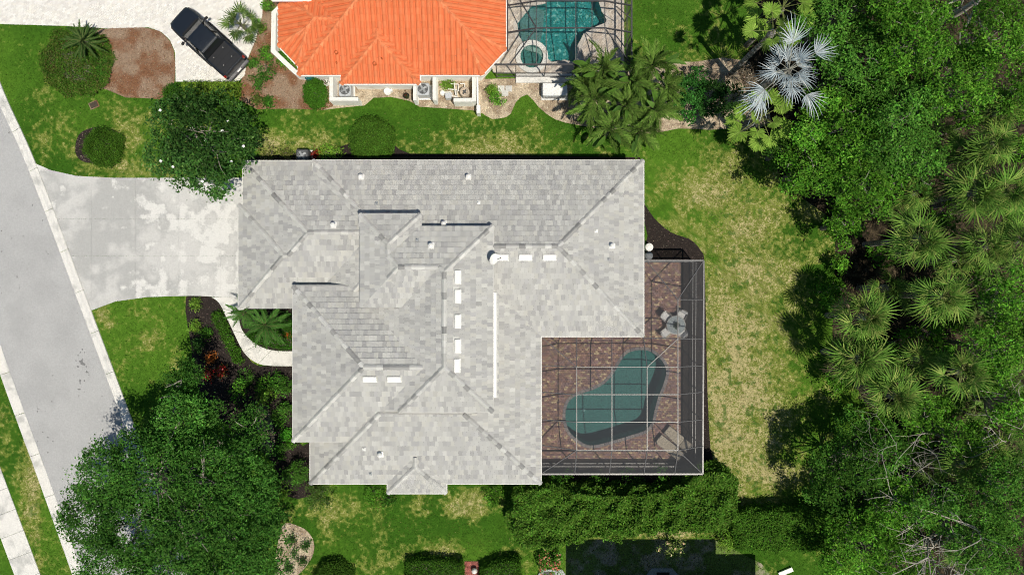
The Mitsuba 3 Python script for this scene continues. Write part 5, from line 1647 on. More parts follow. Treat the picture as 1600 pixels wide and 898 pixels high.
def bare_tree(name, label, base, tips, r0, seed, levels=3, n=4, group=None, wood='m_dead_wood', catg='dead tree'):
    """A leafless tree: limbs to the given tips, forking into twigs."""
    rng = np.random.default_rng(seed)
    t = thing(name, label, catg, group)
    b = np.array([*at(*base)[:2], 0])
    z0 = min(q[2] for q in tips) * 0.55
    fork = b + [0, 0, z0]
    add('trunk', tube(curve([b, b + [0.08, -0.05, z0 / 2], fork], 3), np.linspace(r0 * 1.2, r0, 7), 8), wood, t, smooth=True)
    out = []

    def grow(s, e, r, lev):
        mid = (s + e) / 2 + rng.normal(0, 0.13, 3) * np.linalg.norm(e - s)
        p = curve([s, mid, e], 5)
        out.append(tube(p, np.linspace(r, r * 0.35, len(p)), 5))
        if lev:
            L = np.linalg.norm(e - s)
            for k in range(n):
                q = p[rng.integers(len(p) // 3, len(p))]
                d = (e - s) / L + rng.normal(0, 0.65, 3); d /= np.linalg.norm(d)
                grow(q, q + d * L * rng.uniform(0.35, 0.65), r * 0.48, lev - 1)
    for px, py, z in tips:
        grow(fork, at(px, py, z), r0 * 0.55, levels)
    add('branches', cat(out), wood, t, smooth=True)
    return t


# ----- front of the grey house
big_oak = [(286, 655, 5.8, 40), (214, 712, 5.8, 38), (262, 692, 5.6, 34), (288, 592, 4.7, 28), (322, 642, 5.0, 28), (390, 668, 4.4, 30), (398, 700, 4.2, 24), (334, 706, 5.2, 34), (168, 745, 5.8, 50), (250, 745, 6.4, 72), (330, 740, 6.2, 66), (392, 760, 5.4, 42), (150, 800, 5.0, 50), (215, 820, 6.2, 66),
           (300, 820, 6.6, 70), (375, 825, 5.8, 62), (410, 800, 5.0, 36), (190, 880, 5.6, 58), (270, 895, 6.2, 66), (350, 895, 5.8, 60), (405, 870, 4.8, 42), (225, 950, 5.4, 62), (320, 955, 5.4, 62)]
broad_tree('oak_tree', 'huge spreading oak overhanging the street and front lawn', 'tree', (285, 735), big_oak, [(0.036, 0.100, 0.020), (0.050, 0.128, 0.027), (0.028, 0.078, 0.017), (0.066, 0.148, 0.036)], 0.15, 8.5, 34, 0.30, seed=41, rc=0.28, twigs=7, tilt=0.65)
magn = [(318, 205, 4.6, 52), (268, 195, 4.0, 36), (262, 240, 3.8, 34), (300, 255, 4.3, 42), (345, 245, 4.2, 40), (372, 215, 4.0, 32), (340, 180, 4.0, 34), (295, 165, 3.8, 26), (325, 285, 3.6, 27), (385, 230, 3.5, 20), (345, 290, 3.3, 18)]
mg = broad_tree('magnolia_tree', 'round glossy magnolia with white flowers at the garage corner', 'tree', (335, 240), magn, MAGN, 0.19, 5.5, 24, 0.16, seed=42, mat='m_leaf_gloss', rc=0.30, tilt=0.6, aspect=0.48)
rm = np.random.default_rng(43)
for px, py in [(251, 173), (322, 220), (381, 229), (252, 252), (271, 261), (357, 190), (283, 279), (317, 284), (362, 253), (348, 205), (300, 200)]:
    c0 = at(px, py, 4.9)
    ms = []
    for k in range(7):
        a_ = k * 2.4
        p_ = box([0.055, 0, 0.02], [0.10 + 0.03 * rm.random(), 0.055, 0.008], 0, 0.003)
        p_.apply_transform(trimesh.transformations.rotation_matrix(-0.5, [0, 1, 0])); p_.apply_transform(trimesh.transformations.rotation_matrix(a_, [0, 0, 1])); ms.append(p_)
    f_ = cat(ms); f_.apply_translation(c0)
    add('flower', f_, 'm_white', mg)

palm('date_palm', 'small feathery date palm nearest the garage corner by the walk', 'palm', 382, 489, 1.9, ['date'], 18, 44, 0.80, (70, -25), 0.09)
palm('date_palm', 'feathery date palm in the bed between the curved walk and the house', 'palm', 417, 510, 2.1, ['date'], 26, 45, 0.95, (70, -30), 0.10)
hedge('hedge', 'narrow low hedge slanting along the curved walk', [(330, 491), (341, 487), (372, 553), (377, 566), (366, 566), (352, 540)], 0.45, SHRUB, 0.10, 420, 46, 0.10)
hedge('ground_cover', 'dark green clipped planting inside the curve of the walk', [(386, 524), (400, 536), (430, 544), (457, 545), (457, 500), (440, 505)], 0.40, [(0.028, 0.09, 0.014), (0.038, 0.115, 0.018)], 0.08, 450, 47, 0.07)
for i, (px, py, r, h, cs_, lab) in enumerate([
        (306, 509, 11, 0.5, SHRUB_L, 'small light green plant in the front mulch bed, upper of two'), (323, 519, 9, 0.4, SHRUB, 'small green plant in the front mulch bed, lower of two'), (307, 476, 12, 0.4, SHRUB_L, 'little green plant in the mulch at the drive edge'),
        (311, 537, 13, 0.7, MAGN, 'dark low shrub at the left edge of the front mulch bed'), (446, 495, 11, 0.7, MAGN, 'dark leafy shrub in the corner under the entry eave'),
        (385, 590, 20, 0.8, SHRUB, 'green shrub below the walk, leftmost in the row towards the house'), (407, 600, 20, 0.8, OAK2, 'mid green shrub below the walk, second in the row'), (430, 598, 22, 0.9, SHRUB, 'rounded shrub below the walk, third in the row'), (447, 606, 18, 1.0, OAK, 'dense shrub against the west front wall under the walk'),
        (375, 612, 22, 1.0, OAK2, 'bright shrub between the red flowers and the gravel strip'), (420, 622, 24, 0.9, SHRUB_L, 'yellow-green shrub in the middle of the front bed'), (444, 640, 20, 1.1, OAK, 'broad leaved shrub at the west wall midway'), (436, 655, 17, 0.8, SHRUB, 'small shrub just below the midway wall shrub'),
        (447, 679, 10, 0.8, [(0.07, 0.24, 0.03), (0.09, 0.28, 0.04)], 'vivid green round shrub by the house corner'), (441, 702, 14, 0.7, SHRUB, 'low leafy plant beside the dark house corner'), (455, 694, 9, 0.6, OAK2, 'little green plant directly under the front eave corner'),
        (460, 742, 27, 1.4, OAK, 'large dark shrub by the south-west corner of the roof'), (437, 762, 20, 0.8, SHRUB_L, 'light leafy shrub below the large corner shrub'), (500, 768, 26, 1.0, [(0.045, 0.085, 0.02), (0.06, 0.11, 0.03), (0.09, 0.12, 0.05)], 'olive shrub under the south eave, leftmost one'),
        (585, 770, 22, 0.9, OAK2, 'green shrub under the south eave, left of the little gable'), (604, 783, 15, 0.6, SHRUB, 'small shrub beside the little gable'), (773, 769, 20, 1.0, OAK2, 'rounded green shrub under the south eave near the big hedge')]):
    loose_shrub('shrub', lab, px, py, r * (0.82 if i < 14 else 1), h, cs_, 0.12, 300 + i, per=18, dens=12)
for i, (px, py, lab) in enumerate([(325, 583, 'red leaved plant in the mulch, lower left of the flower pair'), (347, 577, 'red flowering plant in the mulch, right of the flower pair')]):
    loose_shrub('red_plant', lab, px, py, 9, 0.45, [(0.32, 0.02, 0.025), (0.22, 0.05, 0.03), (0.10, 0.10, 0.03)], 0.14, 330 + i, 'flower', n=3, flowers=(10, [(0.75, 0.05, 0.06), (0.8, 0.25, 0.25)], 0.11))
loose_shrub('orange_plant', 'rusty orange plant half shaded by the oak', 330, 561, 8, 0.4, [(0.30, 0.09, 0.03), (0.38, 0.14, 0.05)], 0.12, 333, 'plant', n=3)
loose_shrub('red_plant', 'red bedding flowers by the house wall above the walk end', 449, 523, 9, 0.3, [(0.50, 0.07, 0.03), (0.16, 0.10, 0.02)], 0.10, 334, 'flower', n=3, flowers=(12, [(0.8, 0.12, 0.05)], 0.10))

# ----- left lawn and drive
palm('sago_palm', 'dark sago palm on the half-oval bed', 'palm', 132, 66, 0.9, ['cycad'], 34, 51, 1.2, (70, -5), 0.14, power=0.7)
ball_shrub('ground_cover', 'low spreading green ground cover filling the half-oval bed', 119, 98, 47, 0.45, [(0.045, 0.12, 0.018), (0.06, 0.14, 0.025), (0.10, 0.12, 0.045)], 0.10, 330, 52, 'ground cover', lump=0.5)
loose_shrub('ground_cover', 'strip of ground cover along the mulch edge below the sago palm', 153, 108, 24, 0.4, SHRUB, 0.10, 53, 'ground cover', per=22, n=7)
loose_shrub('ground_cover', 'purplish ground cover at the left end of the half-oval bed', 88, 85, 20, 0.35, [(0.07, 0.10, 0.03), (0.10, 0.09, 0.05)], 0.10, 54, 'ground cover', n=5)
ball_shrub('shrub', 'round clipped shrub in a ring of mulch on the left lawn', 160, 229, 27, 0.9, [(0.040, 0.10, 0.016), (0.055, 0.125, 0.022)], 0.08, 520, 55)
ball_shrub('shrub', 'small dark clipped ball beside the magnolia', 271, 148, 14, 0.9, [(0.035, 0.10, 0.016), (0.05, 0.13, 0.022)], 0.08, 520, 56)
hedge('hedge', 'light yellow-green hedge along the edge of the paved drive', [(284, 129), (372, 128), (372, 148), (330, 151), (286, 148)], 0.6, SHRUB_L, 0.10, 430, 57, 0.10)
hedge('hedge', 'dark clipped hedge between the light hedge and the magnolia', [(280, 150), (356, 152), (356, 172), (290, 172)], 0.8, [(0.045, 0.12, 0.018), (0.06, 0.145, 0.022)], 0.08, 430, 58, 0.08)
palm('fan_palm', 'small fan palm on the white pavers beside the truck', 'palm', 377, 39, 1.5, ['small_fan'], 13, 59, 1.05, (70, -25), 0.08)
for i, (px, py, r, h, cs_, lab) in enumerate([
        (421, 8, 15, 1.4, OAK2, 'dark green bush at the top edge beside the orange roof'), (415, 106, 22, 1.0, SHRUB, 'big rounded shrub right of the truck tailgate'), (418, 82, 16, 0.9, OAK2, 'upper shrub along the garden wall by the truck'), (404, 128, 13, 0.6, OAK, 'small shrub below the truck tailgate'), (398, 154, 13, 0.4, [(0.08, 0.10, 0.03), (0.05, 0.08, 0.02)], 'low sparse plant at the mulch edge above the lawn, left'),
        (418, 157, 9, 0.35, SHRUB, 'low sparse plant at the mulch edge above the lawn, right'), (408, 45, 12, 0.6, SHRUB_L, 'yellowish plant between the fan palm and the garden wall'), (393, 100, 9, 0.5, OAK, 'tiny shrub touching the truck tailgate'), (447, 96, 13, 0.6, OAK2, 'hedge plant trapped inside the white garden wall, lower'), (440, 84, 8, 0.6, SHRUB, 'hedge plant trapped inside the white garden wall, upper'),
        (775, 154, 17, 0.9, OAK2, 'oval green shrub beside the pool equipment post'), (767, 141, 8, 0.7, SHRUB_L, 'small pale shrub above the oval green shrub'), (699, 131, 9, 0.4, SHRUB_L, 'weedy plant inside the pool equipment enclosure')]):
    loose_shrub('shrub', lab, px, py, r, h, cs_, 0.11, 360 + i, per=18, dens=12)
ball_shrub('shrub', 'clipped oval shrub against the white wall left of the air conditioner', 492, 145, 18, 1.1, [(0.04, 0.12, 0.018), (0.055, 0.15, 0.022)], 0.08, 520, 71, ell=0.85)
ball_shrub('shrub', 'large clipped dome shrub between the two houses', 580, 217, 33, 1.6, [(0.042, 0.105, 0.016), (0.055, 0.135, 0.022), (0.07, 0.15, 0.03)], 0.085, 520, 72, lump=0.12)
for i, (px, py, r, lab) in enumerate([(420, 240, 14, 'low brownish shrub along the north wall, nearest the magnolia'), (447, 240, 12, 'low mixed shrub along the north wall beside the air conditioner'), (508, 238, 14, 'light green low shrub along the north wall'), (525, 239, 13, 'light green low shrub next to the clipped dome')]):
    loose_shrub('shrub', lab, px, py, r, 0.6, SHRUB_L if i > 1 else [(0.09, 0.11, 0.03), (0.14, 0.13, 0.06)], 0.11, 380 + i, per=16, dens=12)
loose_shrub('red_plant', 'dark red plant in the shade of the north wall', 494, 246, 9, 0.7, [(0.25, 0.02, 0.02), (0.15, 0.03, 0.02)], 0.12, 385, 'plant', n=3)

# ----- behind the neighbouring pool
ar = [(985, 128, 3.9, 0.78), (930, 155, 3.4, 0.78), (1022, 172, 3.4, 0.75), (955, 198, 3.0, 0.75), (1018, 105, 3.6, 0.78), (940, 110, 3.4, 0.75), (978, 165, 3.7, 0.72), (912, 132, 2.8, 0.62), (1000, 205, 2.8, 0.66), (1040, 138, 3.0, 0.62)]
arl = ['tallest feathery palm in the middle of the clump behind the cage', 'feathery palm of the clump reaching over the white cabinet', 'feathery palm of the clump touching the dense green shrub', 'feathery palm of the clump hanging lowest over the lawn', 'feathery palm of the clump on its upper side by the far lawn', 'feathery palm of the clump pressed against the cage corner',
       'feathery palm inside the clump just below its tallest crown', 'small feathery palm of the clump right above the white cabinet', 'small feathery palm of the clump near the end of the pale stony strip', 'small feathery palm of the clump beside the dense green shrub top']
for i, (px, py, h, sc) in enumerate(ar):
    palm('areca_palm', arl[i], 'palm', px, py, h, ['areca', 'areca', 'areca', 'paddle', 'areca'], 23, 81 + i, sc * 1.08, (82, -18), 0.08, wild=1.8)
loose_shrub('shrub', 'dense mid green shrub right of the feathery palm clump', 1077, 145, 38, 2.2, [(0.03, 0.105, 0.025), (0.045, 0.14, 0.035), (0.025, 0.085, 0.02)], 0.16, 91, n=9, per=24, dens=8)
loose_shrub('shrub', 'dark shrub between the mid green shrub and the silver palm', 1120, 152, 36, 1.9, [(0.016, 0.042, 0.012), (0.024, 0.058, 0.018)], 0.15, 92, n=9, per=24, dens=8)
palm('silver_palm', 'striking silver-blue fan palm at the wood edge', 'palm', 1231, 110, 6.9, ['silver', 'silver_inner'], 22, 93, 1.0, (70, -22), 0.20, wild=2.0, lean=(-1.2, -0.4))
palm('tall_fan_palm', 'bright green fan palm above the silver palm at the top edge', 'palm', 1222, 14, 6.2, ['fan'], 15, 94, 1.0, (60, -30), 0.15)
palm('tall_fan_palm', 'bright green fan palm below the silver palm overhanging the lawn', 'palm', 1188, 184, 4.8, ['fan'], 14, 95, 0.95, (60, -30), 0.14)
palm('tall_fan_palm', 'tall slender palm with its pale leaning trunk showing, left of the silver palm', 'palm', 1208, 50, 8.0, ['fan', 'small_fan'], 7, 96, 0.8, (60, -40), 0.15)

# ----- south side
hedge('hedge', 'tall dense green hedge below the pool cage', [(800, 790), (812, 768), (850, 762), (900, 768), (960, 776), (1010, 770), (1060, 764), (1085, 742), (1125, 736), (1148, 752), (1152, 790), (1140, 818), (1105, 832), (1040, 828), (985, 836), (930, 838), (890, 846), (850, 856), (815, 850), (803, 825)], 2.4,
      [(0.055, 0.14, 0.022), (0.075, 0.175, 0.032), (0.042, 0.105, 0.018), (0.11, 0.21, 0.05)], 0.15, 380, 102, 0.45, smooth=3)
for i, (px, py, r, h, lab) in enumerate([(835, 775, 26, 2.0, 'loose dark shrub between the house corner and the tall hedge'), (880, 752, 20, 1.6, 'shaded shrub against the cage, left'), (905, 770, 22, 2.6, 'light leaved shrub standing above the tall hedge'), (935, 752, 18, 1.4, 'shaded shrub against the cage, second from the house'), (985, 750, 18, 1.3, 'shaded shrub against the cage, midway'), (1035, 748, 18, 1.4, 'shaded shrub against the cage, near its outer corner')]):
    loose_shrub('shrub', lab, px, py, r, h, SHRUB_L if i == 2 else SHRUB, 0.15, 340 + i, per=18, dens=9)
hedge('hedge', 'long clipped hedge at the right behind the dry lawn', [(1144, 808), (1180, 802), (1250, 800), (1330, 806), (1345, 838), (1290, 860), (1215, 862), (1150, 858)], 1.7, [(0.045, 0.125, 0.02), (0.06, 0.155, 0.026), (0.08, 0.18, 0.035)], 0.11, 420, 103, 0.16)
hedge('hedge', 'square clipped hedge at the bottom edge left of the red brick path', [(634, 880), (665, 876), (722, 881), (724, 925), (634, 925)], 1.0, SHRUB, 0.09, 420, 104, 0.08)
hedge('hedge', 'square clipped hedge at the bottom edge right of the red brick path', [(752, 890), (780, 878), (812, 876), (812, 925), (750, 925)], 1.0, SHRUB, 0.09, 420, 105, 0.08)
ball_shrub('shrub', 'half seen dark clipped shrub at the bottom edge of the south lawn', 520, 905, 27, 1.2, [(0.035, 0.085, 0.016), (0.05, 0.11, 0.022)], 0.09, 460, 106)
loose_shrub('flowering_bush', 'bush dotted with peach-coloured blossoms at the bottom edge', 857, 872, 28, 1.4, [(0.05, 0.12, 0.02), (0.07, 0.16, 0.03)], 0.12, 107, n=8, per=20, flowers=(60, [(0.80, 0.32, 0.20), (0.82, 0.50, 0.36), (0.75, 0.22, 0.16)], 0.10))
loose_shrub('flowering_bush', 'thin pale bush with cream blossoms in the house shadow', 1050, 856, 24, 2.6, [(0.16, 0.22, 0.07), (0.22, 0.27, 0.11), (0.10, 0.16, 0.04)], 0.16, 108, n=7, per=9, dens=6, aspect=0.25, flowers=(14, [(0.8, 0.66, 0.42)], 0.10))
loose_shrub('shrub', 'spiky light shrub tip standing between tall hedge and clipped hedge', 1140, 845, 18, 2.0, SHRUB_L, 0.22, 109, n=4, per=14, aspect=0.25)
for i, (px, py, r) in enumerate([(457, 841, 8), (478, 852, 8), (461, 866, 9), (474, 876, 6), (450, 888, 8)]):
    loose_shrub('small_plant', ['uppermost small plant on the tan stone island', 'small plant at the right rim of the tan stone island', 'small plant in the middle of the tan stone island', 'tiny plant low on the right of the tan stone island', 'lowest small plant on the tan stone island'][i], px, py, r, 0.4, MAGN, 0.10, 390 + i, 'plant', n=3)

# ----- the wood on the right
forest = [
    (1345, 95, 78, 8.6, 'oak crown directly right of the silver palm'), (1425, 70, 66, 9.4, 'oak crown at the top, left of the pale bare trunk'), (1312, 205, 74, 7.8, 'oak crown below and right of the silver palm'), (1400, 190, 78, 9.0, 'large oak crown in the upper middle of the wood'),
    (1268, 262, 56, 6.4, 'oak crown at the lawn edge below the silver palm'), (1345, 285, 62, 7.2, 'oak crown at the lawn edge above the first cabbage palm'), (1300, 30, 60, 7.6, 'oak crown at the top edge next to the upper fan palm'), (1500, 140, 62, 8.8, 'oak crown right of the large middle oak'), (1560, 60, 66, 9.4, 'oak crown in the top right corner'),
    (1440, 250, 46, 7.4, 'small oak crown above the largest cabbage palm'), (1385, -20, 60, 9.0, 'oak crown cut by the top edge'), (1590, 150, 44, 8.0, 'oak crown at the right edge near the top'),
    (1345, 735, 88, 6.8, 'low oak crown casting its shade on the dry lawn'), (1400, 800, 58, 6.6, 'oak crown right of the clipped hedge'), (1345, 855, 66, 6.4, 'oak crown at the bottom edge right of the lawn strip'), (1475, 800, 52, 7.6, 'oak crown above the bleached bare branches'), (1565, 545, 56, 8.0, 'oak crown at the right edge in the middle'),
    (1585, 640, 46, 7.6, 'oak crown at the right edge beside pale dead limbs'), (1570, 765, 58, 8.4, 'oak crown at the right edge low down'), (1580, 470, 50, 8.4, 'oak crown at the right edge above the middle one'), (1445, 650, 44, 5.6, 'low oak crown among the cabbage palms'), (1540, 855, 60, 7.4, 'oak crown in the bottom right corner'),
    (1410, 885, 55, 6.0, 'oak crown at the bottom edge left of the bare branches'), (1510, 690, 40, 6.2, 'small oak crown inside the dark gap'), (1225, 235, 30, 4.2, 'little oak crown nearest the lawn under the fan palm'), (1320, 350, 34, 4.6, 'bright leafy shrub tree at the lawn corner')]
for i, (px, py, r, z, lab) in enumerate(forest):
    rr_ = np.random.default_rng(500 + i)
    ls = random_lobes(rr_, px, py, r, z, 20 if r > 55 else 13)
    f_ = (CAM_H - z * 0.7) / CAM_H
    bx, by = 800 + (px - 800) * f_, 449 + (py - 449) * f_
    broad_tree('oak_tree', lab, 'tree', (bx, by), ls, OAK2 if i % 3 else OAK, 0.155, 8.5, 26, 0.15, None, 520 + i, rc=0.26, twigs=3, wood='m_bark')
sabals = [
    (1435, 372, 7.0, 1.05, 'largest cabbage palm in the middle of the wood'), (1523, 300, 7.4, 1.0, 'cabbage palm with a beige dead skirt, upper right'), (1570, 300, 7.8, 1.0, 'cabbage palm at the right edge beside the beige skirted one'), (1350, 497, 6.4, 1.05, 'cabbage palm at the lawn edge, middle of the three shading the lawn'),
    (1470, 462, 6.8, 0.95, 'cabbage palm right of the lawn-edge palms'), (1340, 560, 6.2, 1.05, 'cabbage palm at the lawn edge, lowest of the three shading the lawn'), (1395, 618, 6.0, 1.0, 'cabbage palm hanging below the lawn-edge palms'), (1500, 580, 6.8, 1.0, 'isolated cabbage palm in the dark gap'),
    (1550, 225, 7.2, 0.9, 'cabbage palm under the right-hand oak'), (1385, 450, 5.0, 0.8, 'short cabbage palm tucked between two larger ones'), (1540, 385, 6.6, 0.9, 'cabbage palm below the beige skirted pair'), (1590, 375, 7.0, 0.9, 'cabbage palm cut by the right edge'), (1492, 405, 5.2, 0.8, 'short cabbage palm beside the largest one'),
    (1505, 725, 5.6, 0.85, 'shaded cabbage palm above the bare branches'), (1545, 705, 5.0, 0.8, 'shaded cabbage palm near the grey dead frond'), (1560, 175, 7.0, 0.85, 'cabbage palm highest up at the right edge'), (1430, 300, 5.0, 0.75, 'short cabbage palm peeking from under the upper oaks'), (1512, 245, 6.0, 0.85, 'cabbage palm left of the right-hand oak'), (1435, 560, 4.6, 0.8, 'short dark cabbage palm between the lawn-edge palms and the gap')]
for i, (px, py, h, sc, lab) in enumerate(sabals):
    palm('cabbage_palm', lab, 'palm', px, py, h - (1.5 if px < 1400 else 0.8), ['sabal'], 34 if sc > 0.9 else 27, 600 + i, sc * 0.95, (80, -35), 0.17, dead=8 if i in (0, 1, 2, 3, 6, 10, 16) else 3, power=1.15, wild=2.2)
for i, (px, py, h, sc, lab) in enumerate([(1472, 165, 2.0, .9, 'light green palmetto shining in a gap of the upper oaks'), (1470, 215, 2.6, .9, 'palmetto in the dark gap right of the middle oak'), (1520, 640, 1.2, .9, 'palmetto in the black gap below the isolated palm'), (1430, 470, 1.6, .9, 'palmetto between the middle cabbage palms'),
                                       (1500, 860, 2.4, 1.0, 'palmetto beside the bleached branches at the bottom'), (1540, 820, 2.4, 1.0, 'palmetto under the bottom right oaks'), (1580, 700, 2.0, 1.0, 'palmetto at the right edge under dead limbs'), (1405, 330, 2.0, 1.0, 'bright palmetto left of the largest cabbage palm'), (1450, 735, 1.4, .9, 'palmetto in the dark gap above the lower oaks'), (1565, 430, 2.4, 1.0, 'palmetto at the right edge in the middle'), (1380, 560, 1.2, .9, 'palmetto under the lawn-edge palms'),
                                       (1530, 500, 1.6, 1.0, 'palmetto right of the isolated palm'), (1600, 590, 2.0, 1.0, 'palmetto cut by the right edge')]):
    palm('palmetto', lab, 'palm', px, py, h, ['palmetto'], 16, 640 + i, sc * 1.05, (65, -15), 0.08, trunk=False)
for i, (px, py, r, lab) in enumerate([(1500, 500, 30, 'understory shrub right of the middle cabbage palms'), (1540, 620, 34, 'understory shrub beside the pale dead limbs'), (1420, 700, 30, 'understory shrub right of the low lawn oak'), (1470, 545, 26, 'understory shrub in the black gap'), (1380, 395, 24, 'understory shrub left of the largest cabbage palm'), (1560, 480, 30, 'understory shrub near the right edge'),
                                      (1510, 780, 30, 'understory shrub over the bare branches'), (1450, 180, 26, 'understory shrub in the gap of the upper oaks'), (1585, 230, 30, 'understory shrub at the right edge higher up'), (1370, 660, 22, 'understory shrub at the lawn edge above the low oak'), (1480, 20, 24, 'understory shrub around the pale bare trunk'), (1310, 415, 14, 'tiny shrub at the lawn edge by the palm shadows')]):
    loose_shrub('understory_shrub', lab, px, py, r, 1.8, OAK2, 0.16, 660 + i, n=6, per=18, dens=7)
for i, (px, py, r, z, lab) in enumerate([(1300, 455, 22, 2.4, 'low dark tree at the lawn edge between the two palm shadows'), (1310, 590, 22, 2.4, 'low dark tree at the lawn edge below the palm shadows'), (1405, 540, 30, 3.2, 'low tree between the lawn-edge palms and the short dark palm'), (1480, 340, 30, 3.8, 'low tree between the largest palm and the beige skirted palm'),
                                        (1530, 440, 34, 4.2, 'low tree right of the middle cabbage palms'), (1475, 640, 30, 3.4, 'low tree under the isolated palm'), (1400, 290, 26, 3.6, 'low tree above the short peeking palm'), (1590, 320, 30, 5.0, 'low tree at the right edge beside the skirted palms'), (1545, 590, 30, 4.0, 'low tree right of the isolated palm'), (1450, 520, 28, 3.2, 'low tree in the middle of the palm group')]):
    ls = random_lobes(np.random.default_rng(800 + i), px, py, r, z, 8)
    f_ = (CAM_H - z * 0.7) / CAM_H
    broad_tree('understory_tree', lab, 'tree', (800 + (px - 800) * f_, 449 + (py - 449) * f_), ls, OAK2, 0.15, 8.0, 24, 0.07, None, 820 + i, rc=0.24, twigs=2)
bare_tree('dead_tree', 'bleached bare branches spreading at the bottom right', (1440, 800), [(1415, 850, 5.8), (1440, 895, 6.2), (1475, 905, 6.4), (1500, 890, 6.0), (1425, 790, 5.6), (1450, 870, 6.6), (1395, 840, 5.4)], 0.13, 701, 2, 5)
bare_tree('dead_tree', 'pale bare trunk and limbs in the gap at the top', (1470, 35), [(1500, 55, 7.0), (1478, -5, 7.4), (1440, 28, 7.0), (1505, 0, 7.4)], 0.17, 702, 1, 3)
bare_tree('dead_tree', 'grey twisted dead limbs in the dark gap low on the right', (1440, 670), [(1480, 690, 4.6), (1510, 700, 4.8), (1435, 735, 5.2), (1425, 705, 5.6), (1540, 690, 5.4)], 0.09, 703, 1, 4)
bare_tree('dead_tree', 'thin pale dead branches at the right edge', (1530, 640), [(1560, 645, 6.2), (1590, 620, 6.6), (1545, 665, 6.4), (1595, 670, 6.8), (1530, 610, 6.0)], 0.08, 704, 1, 4)
bare_tree('dead_tree', 'fine grey dead twigs among the low oaks', (1385, 715), [(1425, 715, 6.2), (1400, 690, 6.4), (1400, 730, 6.0)], 0.05, 705, 2, 4)

# ----- the southern house beyond the bottom edge, which shades the ground there
sh = thing('southern_house', 'two-storey southern house just below the bottom edge, shading the worn grass there', 'house')
sb = sg.box(5.1, -32, 14.95, -18.72)
sb2 = sg.box(14.95, -32, 17.6, -19.7)
scene[sh + '__wall'] = mikit.ply(cat([prism(sb.buffer(-0.5, join_style=2), 0, 5.8), prism(sb2.buffer(-0.5, join_style=2), 0, 5.8)]), 'm_stucco')
sc_ = [np.array(q) for q in [(5.1, -32), (14.95, -32), (14.95, -18.72), (5.1, -18.72)]]
SB = Block('S', sb, [(sc_[0], sc_[1], 0), (sc_[1], sc_[2], 0), (sc_[2], sc_[3], 0), (sc_[3], sc_[0], 0)], 5.9, 0.42)
sd_ = [np.array(q) for q in [(10, -32), (17.6, -32), (17.6, -19.7), (10, -19.7)]]
SB2 = Block('S2', sg.box(10, -32, 17.6, -19.7), [(sd_[0], sd_[1], 0), (sd_[1], sd_[2], 0), (sd_[2], sd_[3], 0), (sd_[3], sd_[0], 0)], 5.9, 0.42)
build_roof(sh, [SB, SB2], 0.325, 0.6, 0.03, TILE_COLS, None, 0, 15, CAP_COLS)
st = thing('doorstep', 'grey concrete step with a dark mat at the bottom edge in the house shadow', 'step')
add('slab', prism(poly([(1006, 900), (1018, 886), (1050, 886), (1062, 900), (1062, 930), (1006, 930)]), 0, 0.14), 'm_grey', st)
add('mat', box(at(1036, 897, 0.15), [0.85, 0.30, 0.02]), 'm_black', st)
st = thing('doorstep', 'grey concrete step with a dark mat below the peach flowering bush', 'step')
add('slab', prism(poly([(838, 900), (846, 888), (878, 888), (886, 900), (886, 930), (838, 930)]), 0, 0.14), 'm_grey', st)
add('mat', box(at(858, 896, 0.15), [0.75, 0.26, 0.02]), 'm_black', st)
dp = thing('garden_lamp', 'slim pale post with a dark head at the bottom edge in the house shadow', 'lamp post')
q = at(934, 893, 0) 
add('post', cyl(q, 0.035, 1.6, 10), 'm_alum', dp)
add('head', lathe(q + [0, 0, 1.55], [(0.05, 0), (0.11, 0.05), (0.11, 0.20), (0.02, 0.30)], 12), 'm_black', dp)
root = numbered('brick_path')
tag(root, 'short red brick path between the two clipped hedges at the bottom edge', None, None, 'structure')
bp = poly([(726, 876), (748, 876), (750, 930), (724, 930)])
add('base', sheet(bp, 0.014), 'm_mulch_red', root)
pm, pc = pavers(bp, 0.2, 0.1, 0.05, [(0.33, 0.10, 0.08), (0.27, 0.085, 0.07), (0.38, 0.14, 0.11)], 0.785, 12, jit=0.12)
add('brick', pm, 'm_vc', root, color=pc, kind='stuff')
gl = thing('garden_globe', 'round white garden light on the red brick path', 'lamp')
q = at(741, 893, 0.5) * [1, 1, 0]
add('stand', cyl(q, 0.06, 0.16, 12), 'm_dark_grey', gl)
add('globe', lathe(q + [0, 0, 0.14], [(0.06, 0), (0.17, 0.08), (0.20, 0.19), (0.16, 0.31), (0.08, 0.37), (0.001, 0.38)], 20), 'm_white', gl, smooth=50)
tag(add('edging_board', bar([*at(1216, 896)[:2], 0.10], [*at(1237, 887)[:2], 0.12], 0.28, 0.14), 'm_white'), 'short white board lying by the worn grass at the bottom edge', 'board')

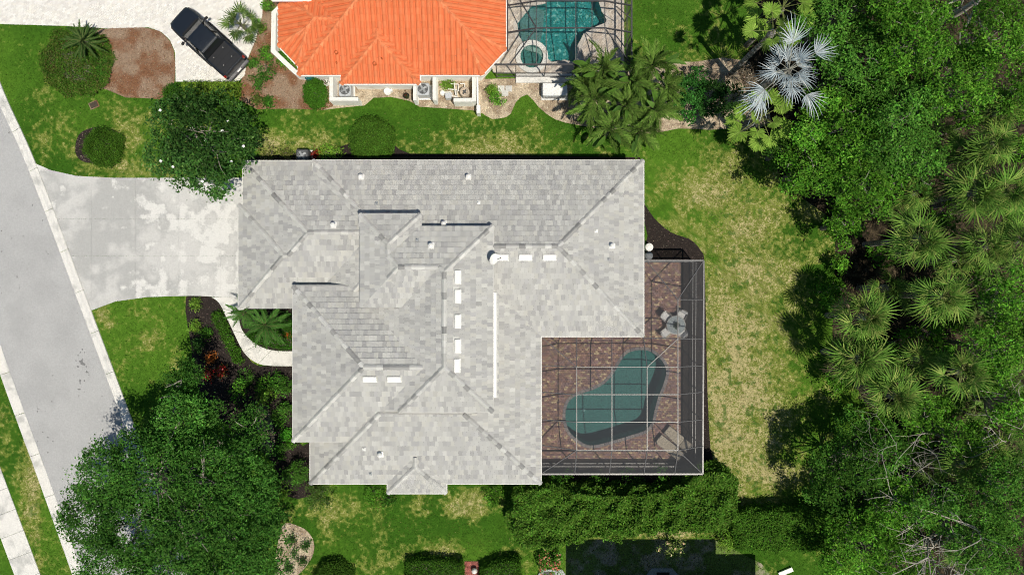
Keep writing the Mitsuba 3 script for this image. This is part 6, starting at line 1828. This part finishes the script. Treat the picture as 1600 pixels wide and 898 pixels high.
# ----- small things about the orange house and the lawns
hr = thing('hose_reel', 'white hose reel with a coiled hose below the orange gable', 'hose reel')
q = at(607, 146)
add('drum', cat([lathe(q + [0, 0, 0.3], [(0.001, 0), (0.22, 0), (0.22, 0.03), (0.12, 0.03), (0.12, 0.22), (0.22, 0.22), (0.22, 0.25), (0.001, 0.25)], 18), box(q + [0.22, 0.12, 0.2], [0.2, 0.16, 0.4], 0.5, 0.03)]), 'm_white', hr)
th = np.linspace(0, 6 * math.pi, 60)
add('hose', tube(np.c_[q[0] + (0.17 + 0.012 * th / 6) * np.cos(th), q[1] + (0.17 + 0.012 * th / 6) * np.sin(th), q[2] + 0.36 + 0.02 * th / 3], 0.014, 5), 'm_grey', hr)
tp = thing('rain_barrel', 'teal round barrel at the wall beside the clipped oval shrub', 'barrel')
q = at(487, 123)
add('body', lathe(q, [(0.26, 0), (0.32, 0.25), (0.32, 0.6), (0.27, 0.8), (0.22, 0.8), (0.22, 0.7), (0.001, 0.7)], 18), 'm_teal', tp)
matte('m_teal', (0.02, 0.13, 0.15), 0.5)
for i, (px, py, lab) in enumerate([(503, 134, 'white planter pot beside the L-shaped air conditioner wall, left of two'), (512, 132, 'white planter pot beside the L-shaped air conditioner wall, right of two'), (636, 152, 'small black pot on the sandy strip left of the second air conditioner')]):
    t = thing('planter', lab, 'planter')
    q = at(px, py)
    add('pot', lathe(q, [(0.13, 0), (0.20, 0.36), (0.21, 0.36), (0.18, 0.34), (0.16, 0.28), (0.001, 0.28)], 16), 'm_black' if i == 2 else 'm_white', t)
    rr_ = np.random.default_rng(900 + i)
    m_, c_ = leaves(rr_, q + [0, 0, 0.42] + rr_.normal(0, 0.10, (40, 3)), 0.12, 0.4, np.array([(0.05, 0.11, 0.02), (0.16, 0.04, 0.03)]), tilt=0.8)
    add('plant', m_, 'm_leaf', t, color=c_)
vb = thing('valve_box', 'brown irrigation valve lid sunk in the left lawn above the ringed shrub', 'valve box')
q = at(147, 164)
add('lid', box(q + [0, 0, 0.025], [0.52, 0.36, 0.05], 0.4, 0.01), 'm_valve', vb)
add('rim', cat([box(q + [0, 0, 0.015], [0.64, 0.48, 0.03], 0.4, 0.01)]), 'm_mulch_red', vb)
matte('m_valve', (0.07, 0.055, 0.04), 0.8)
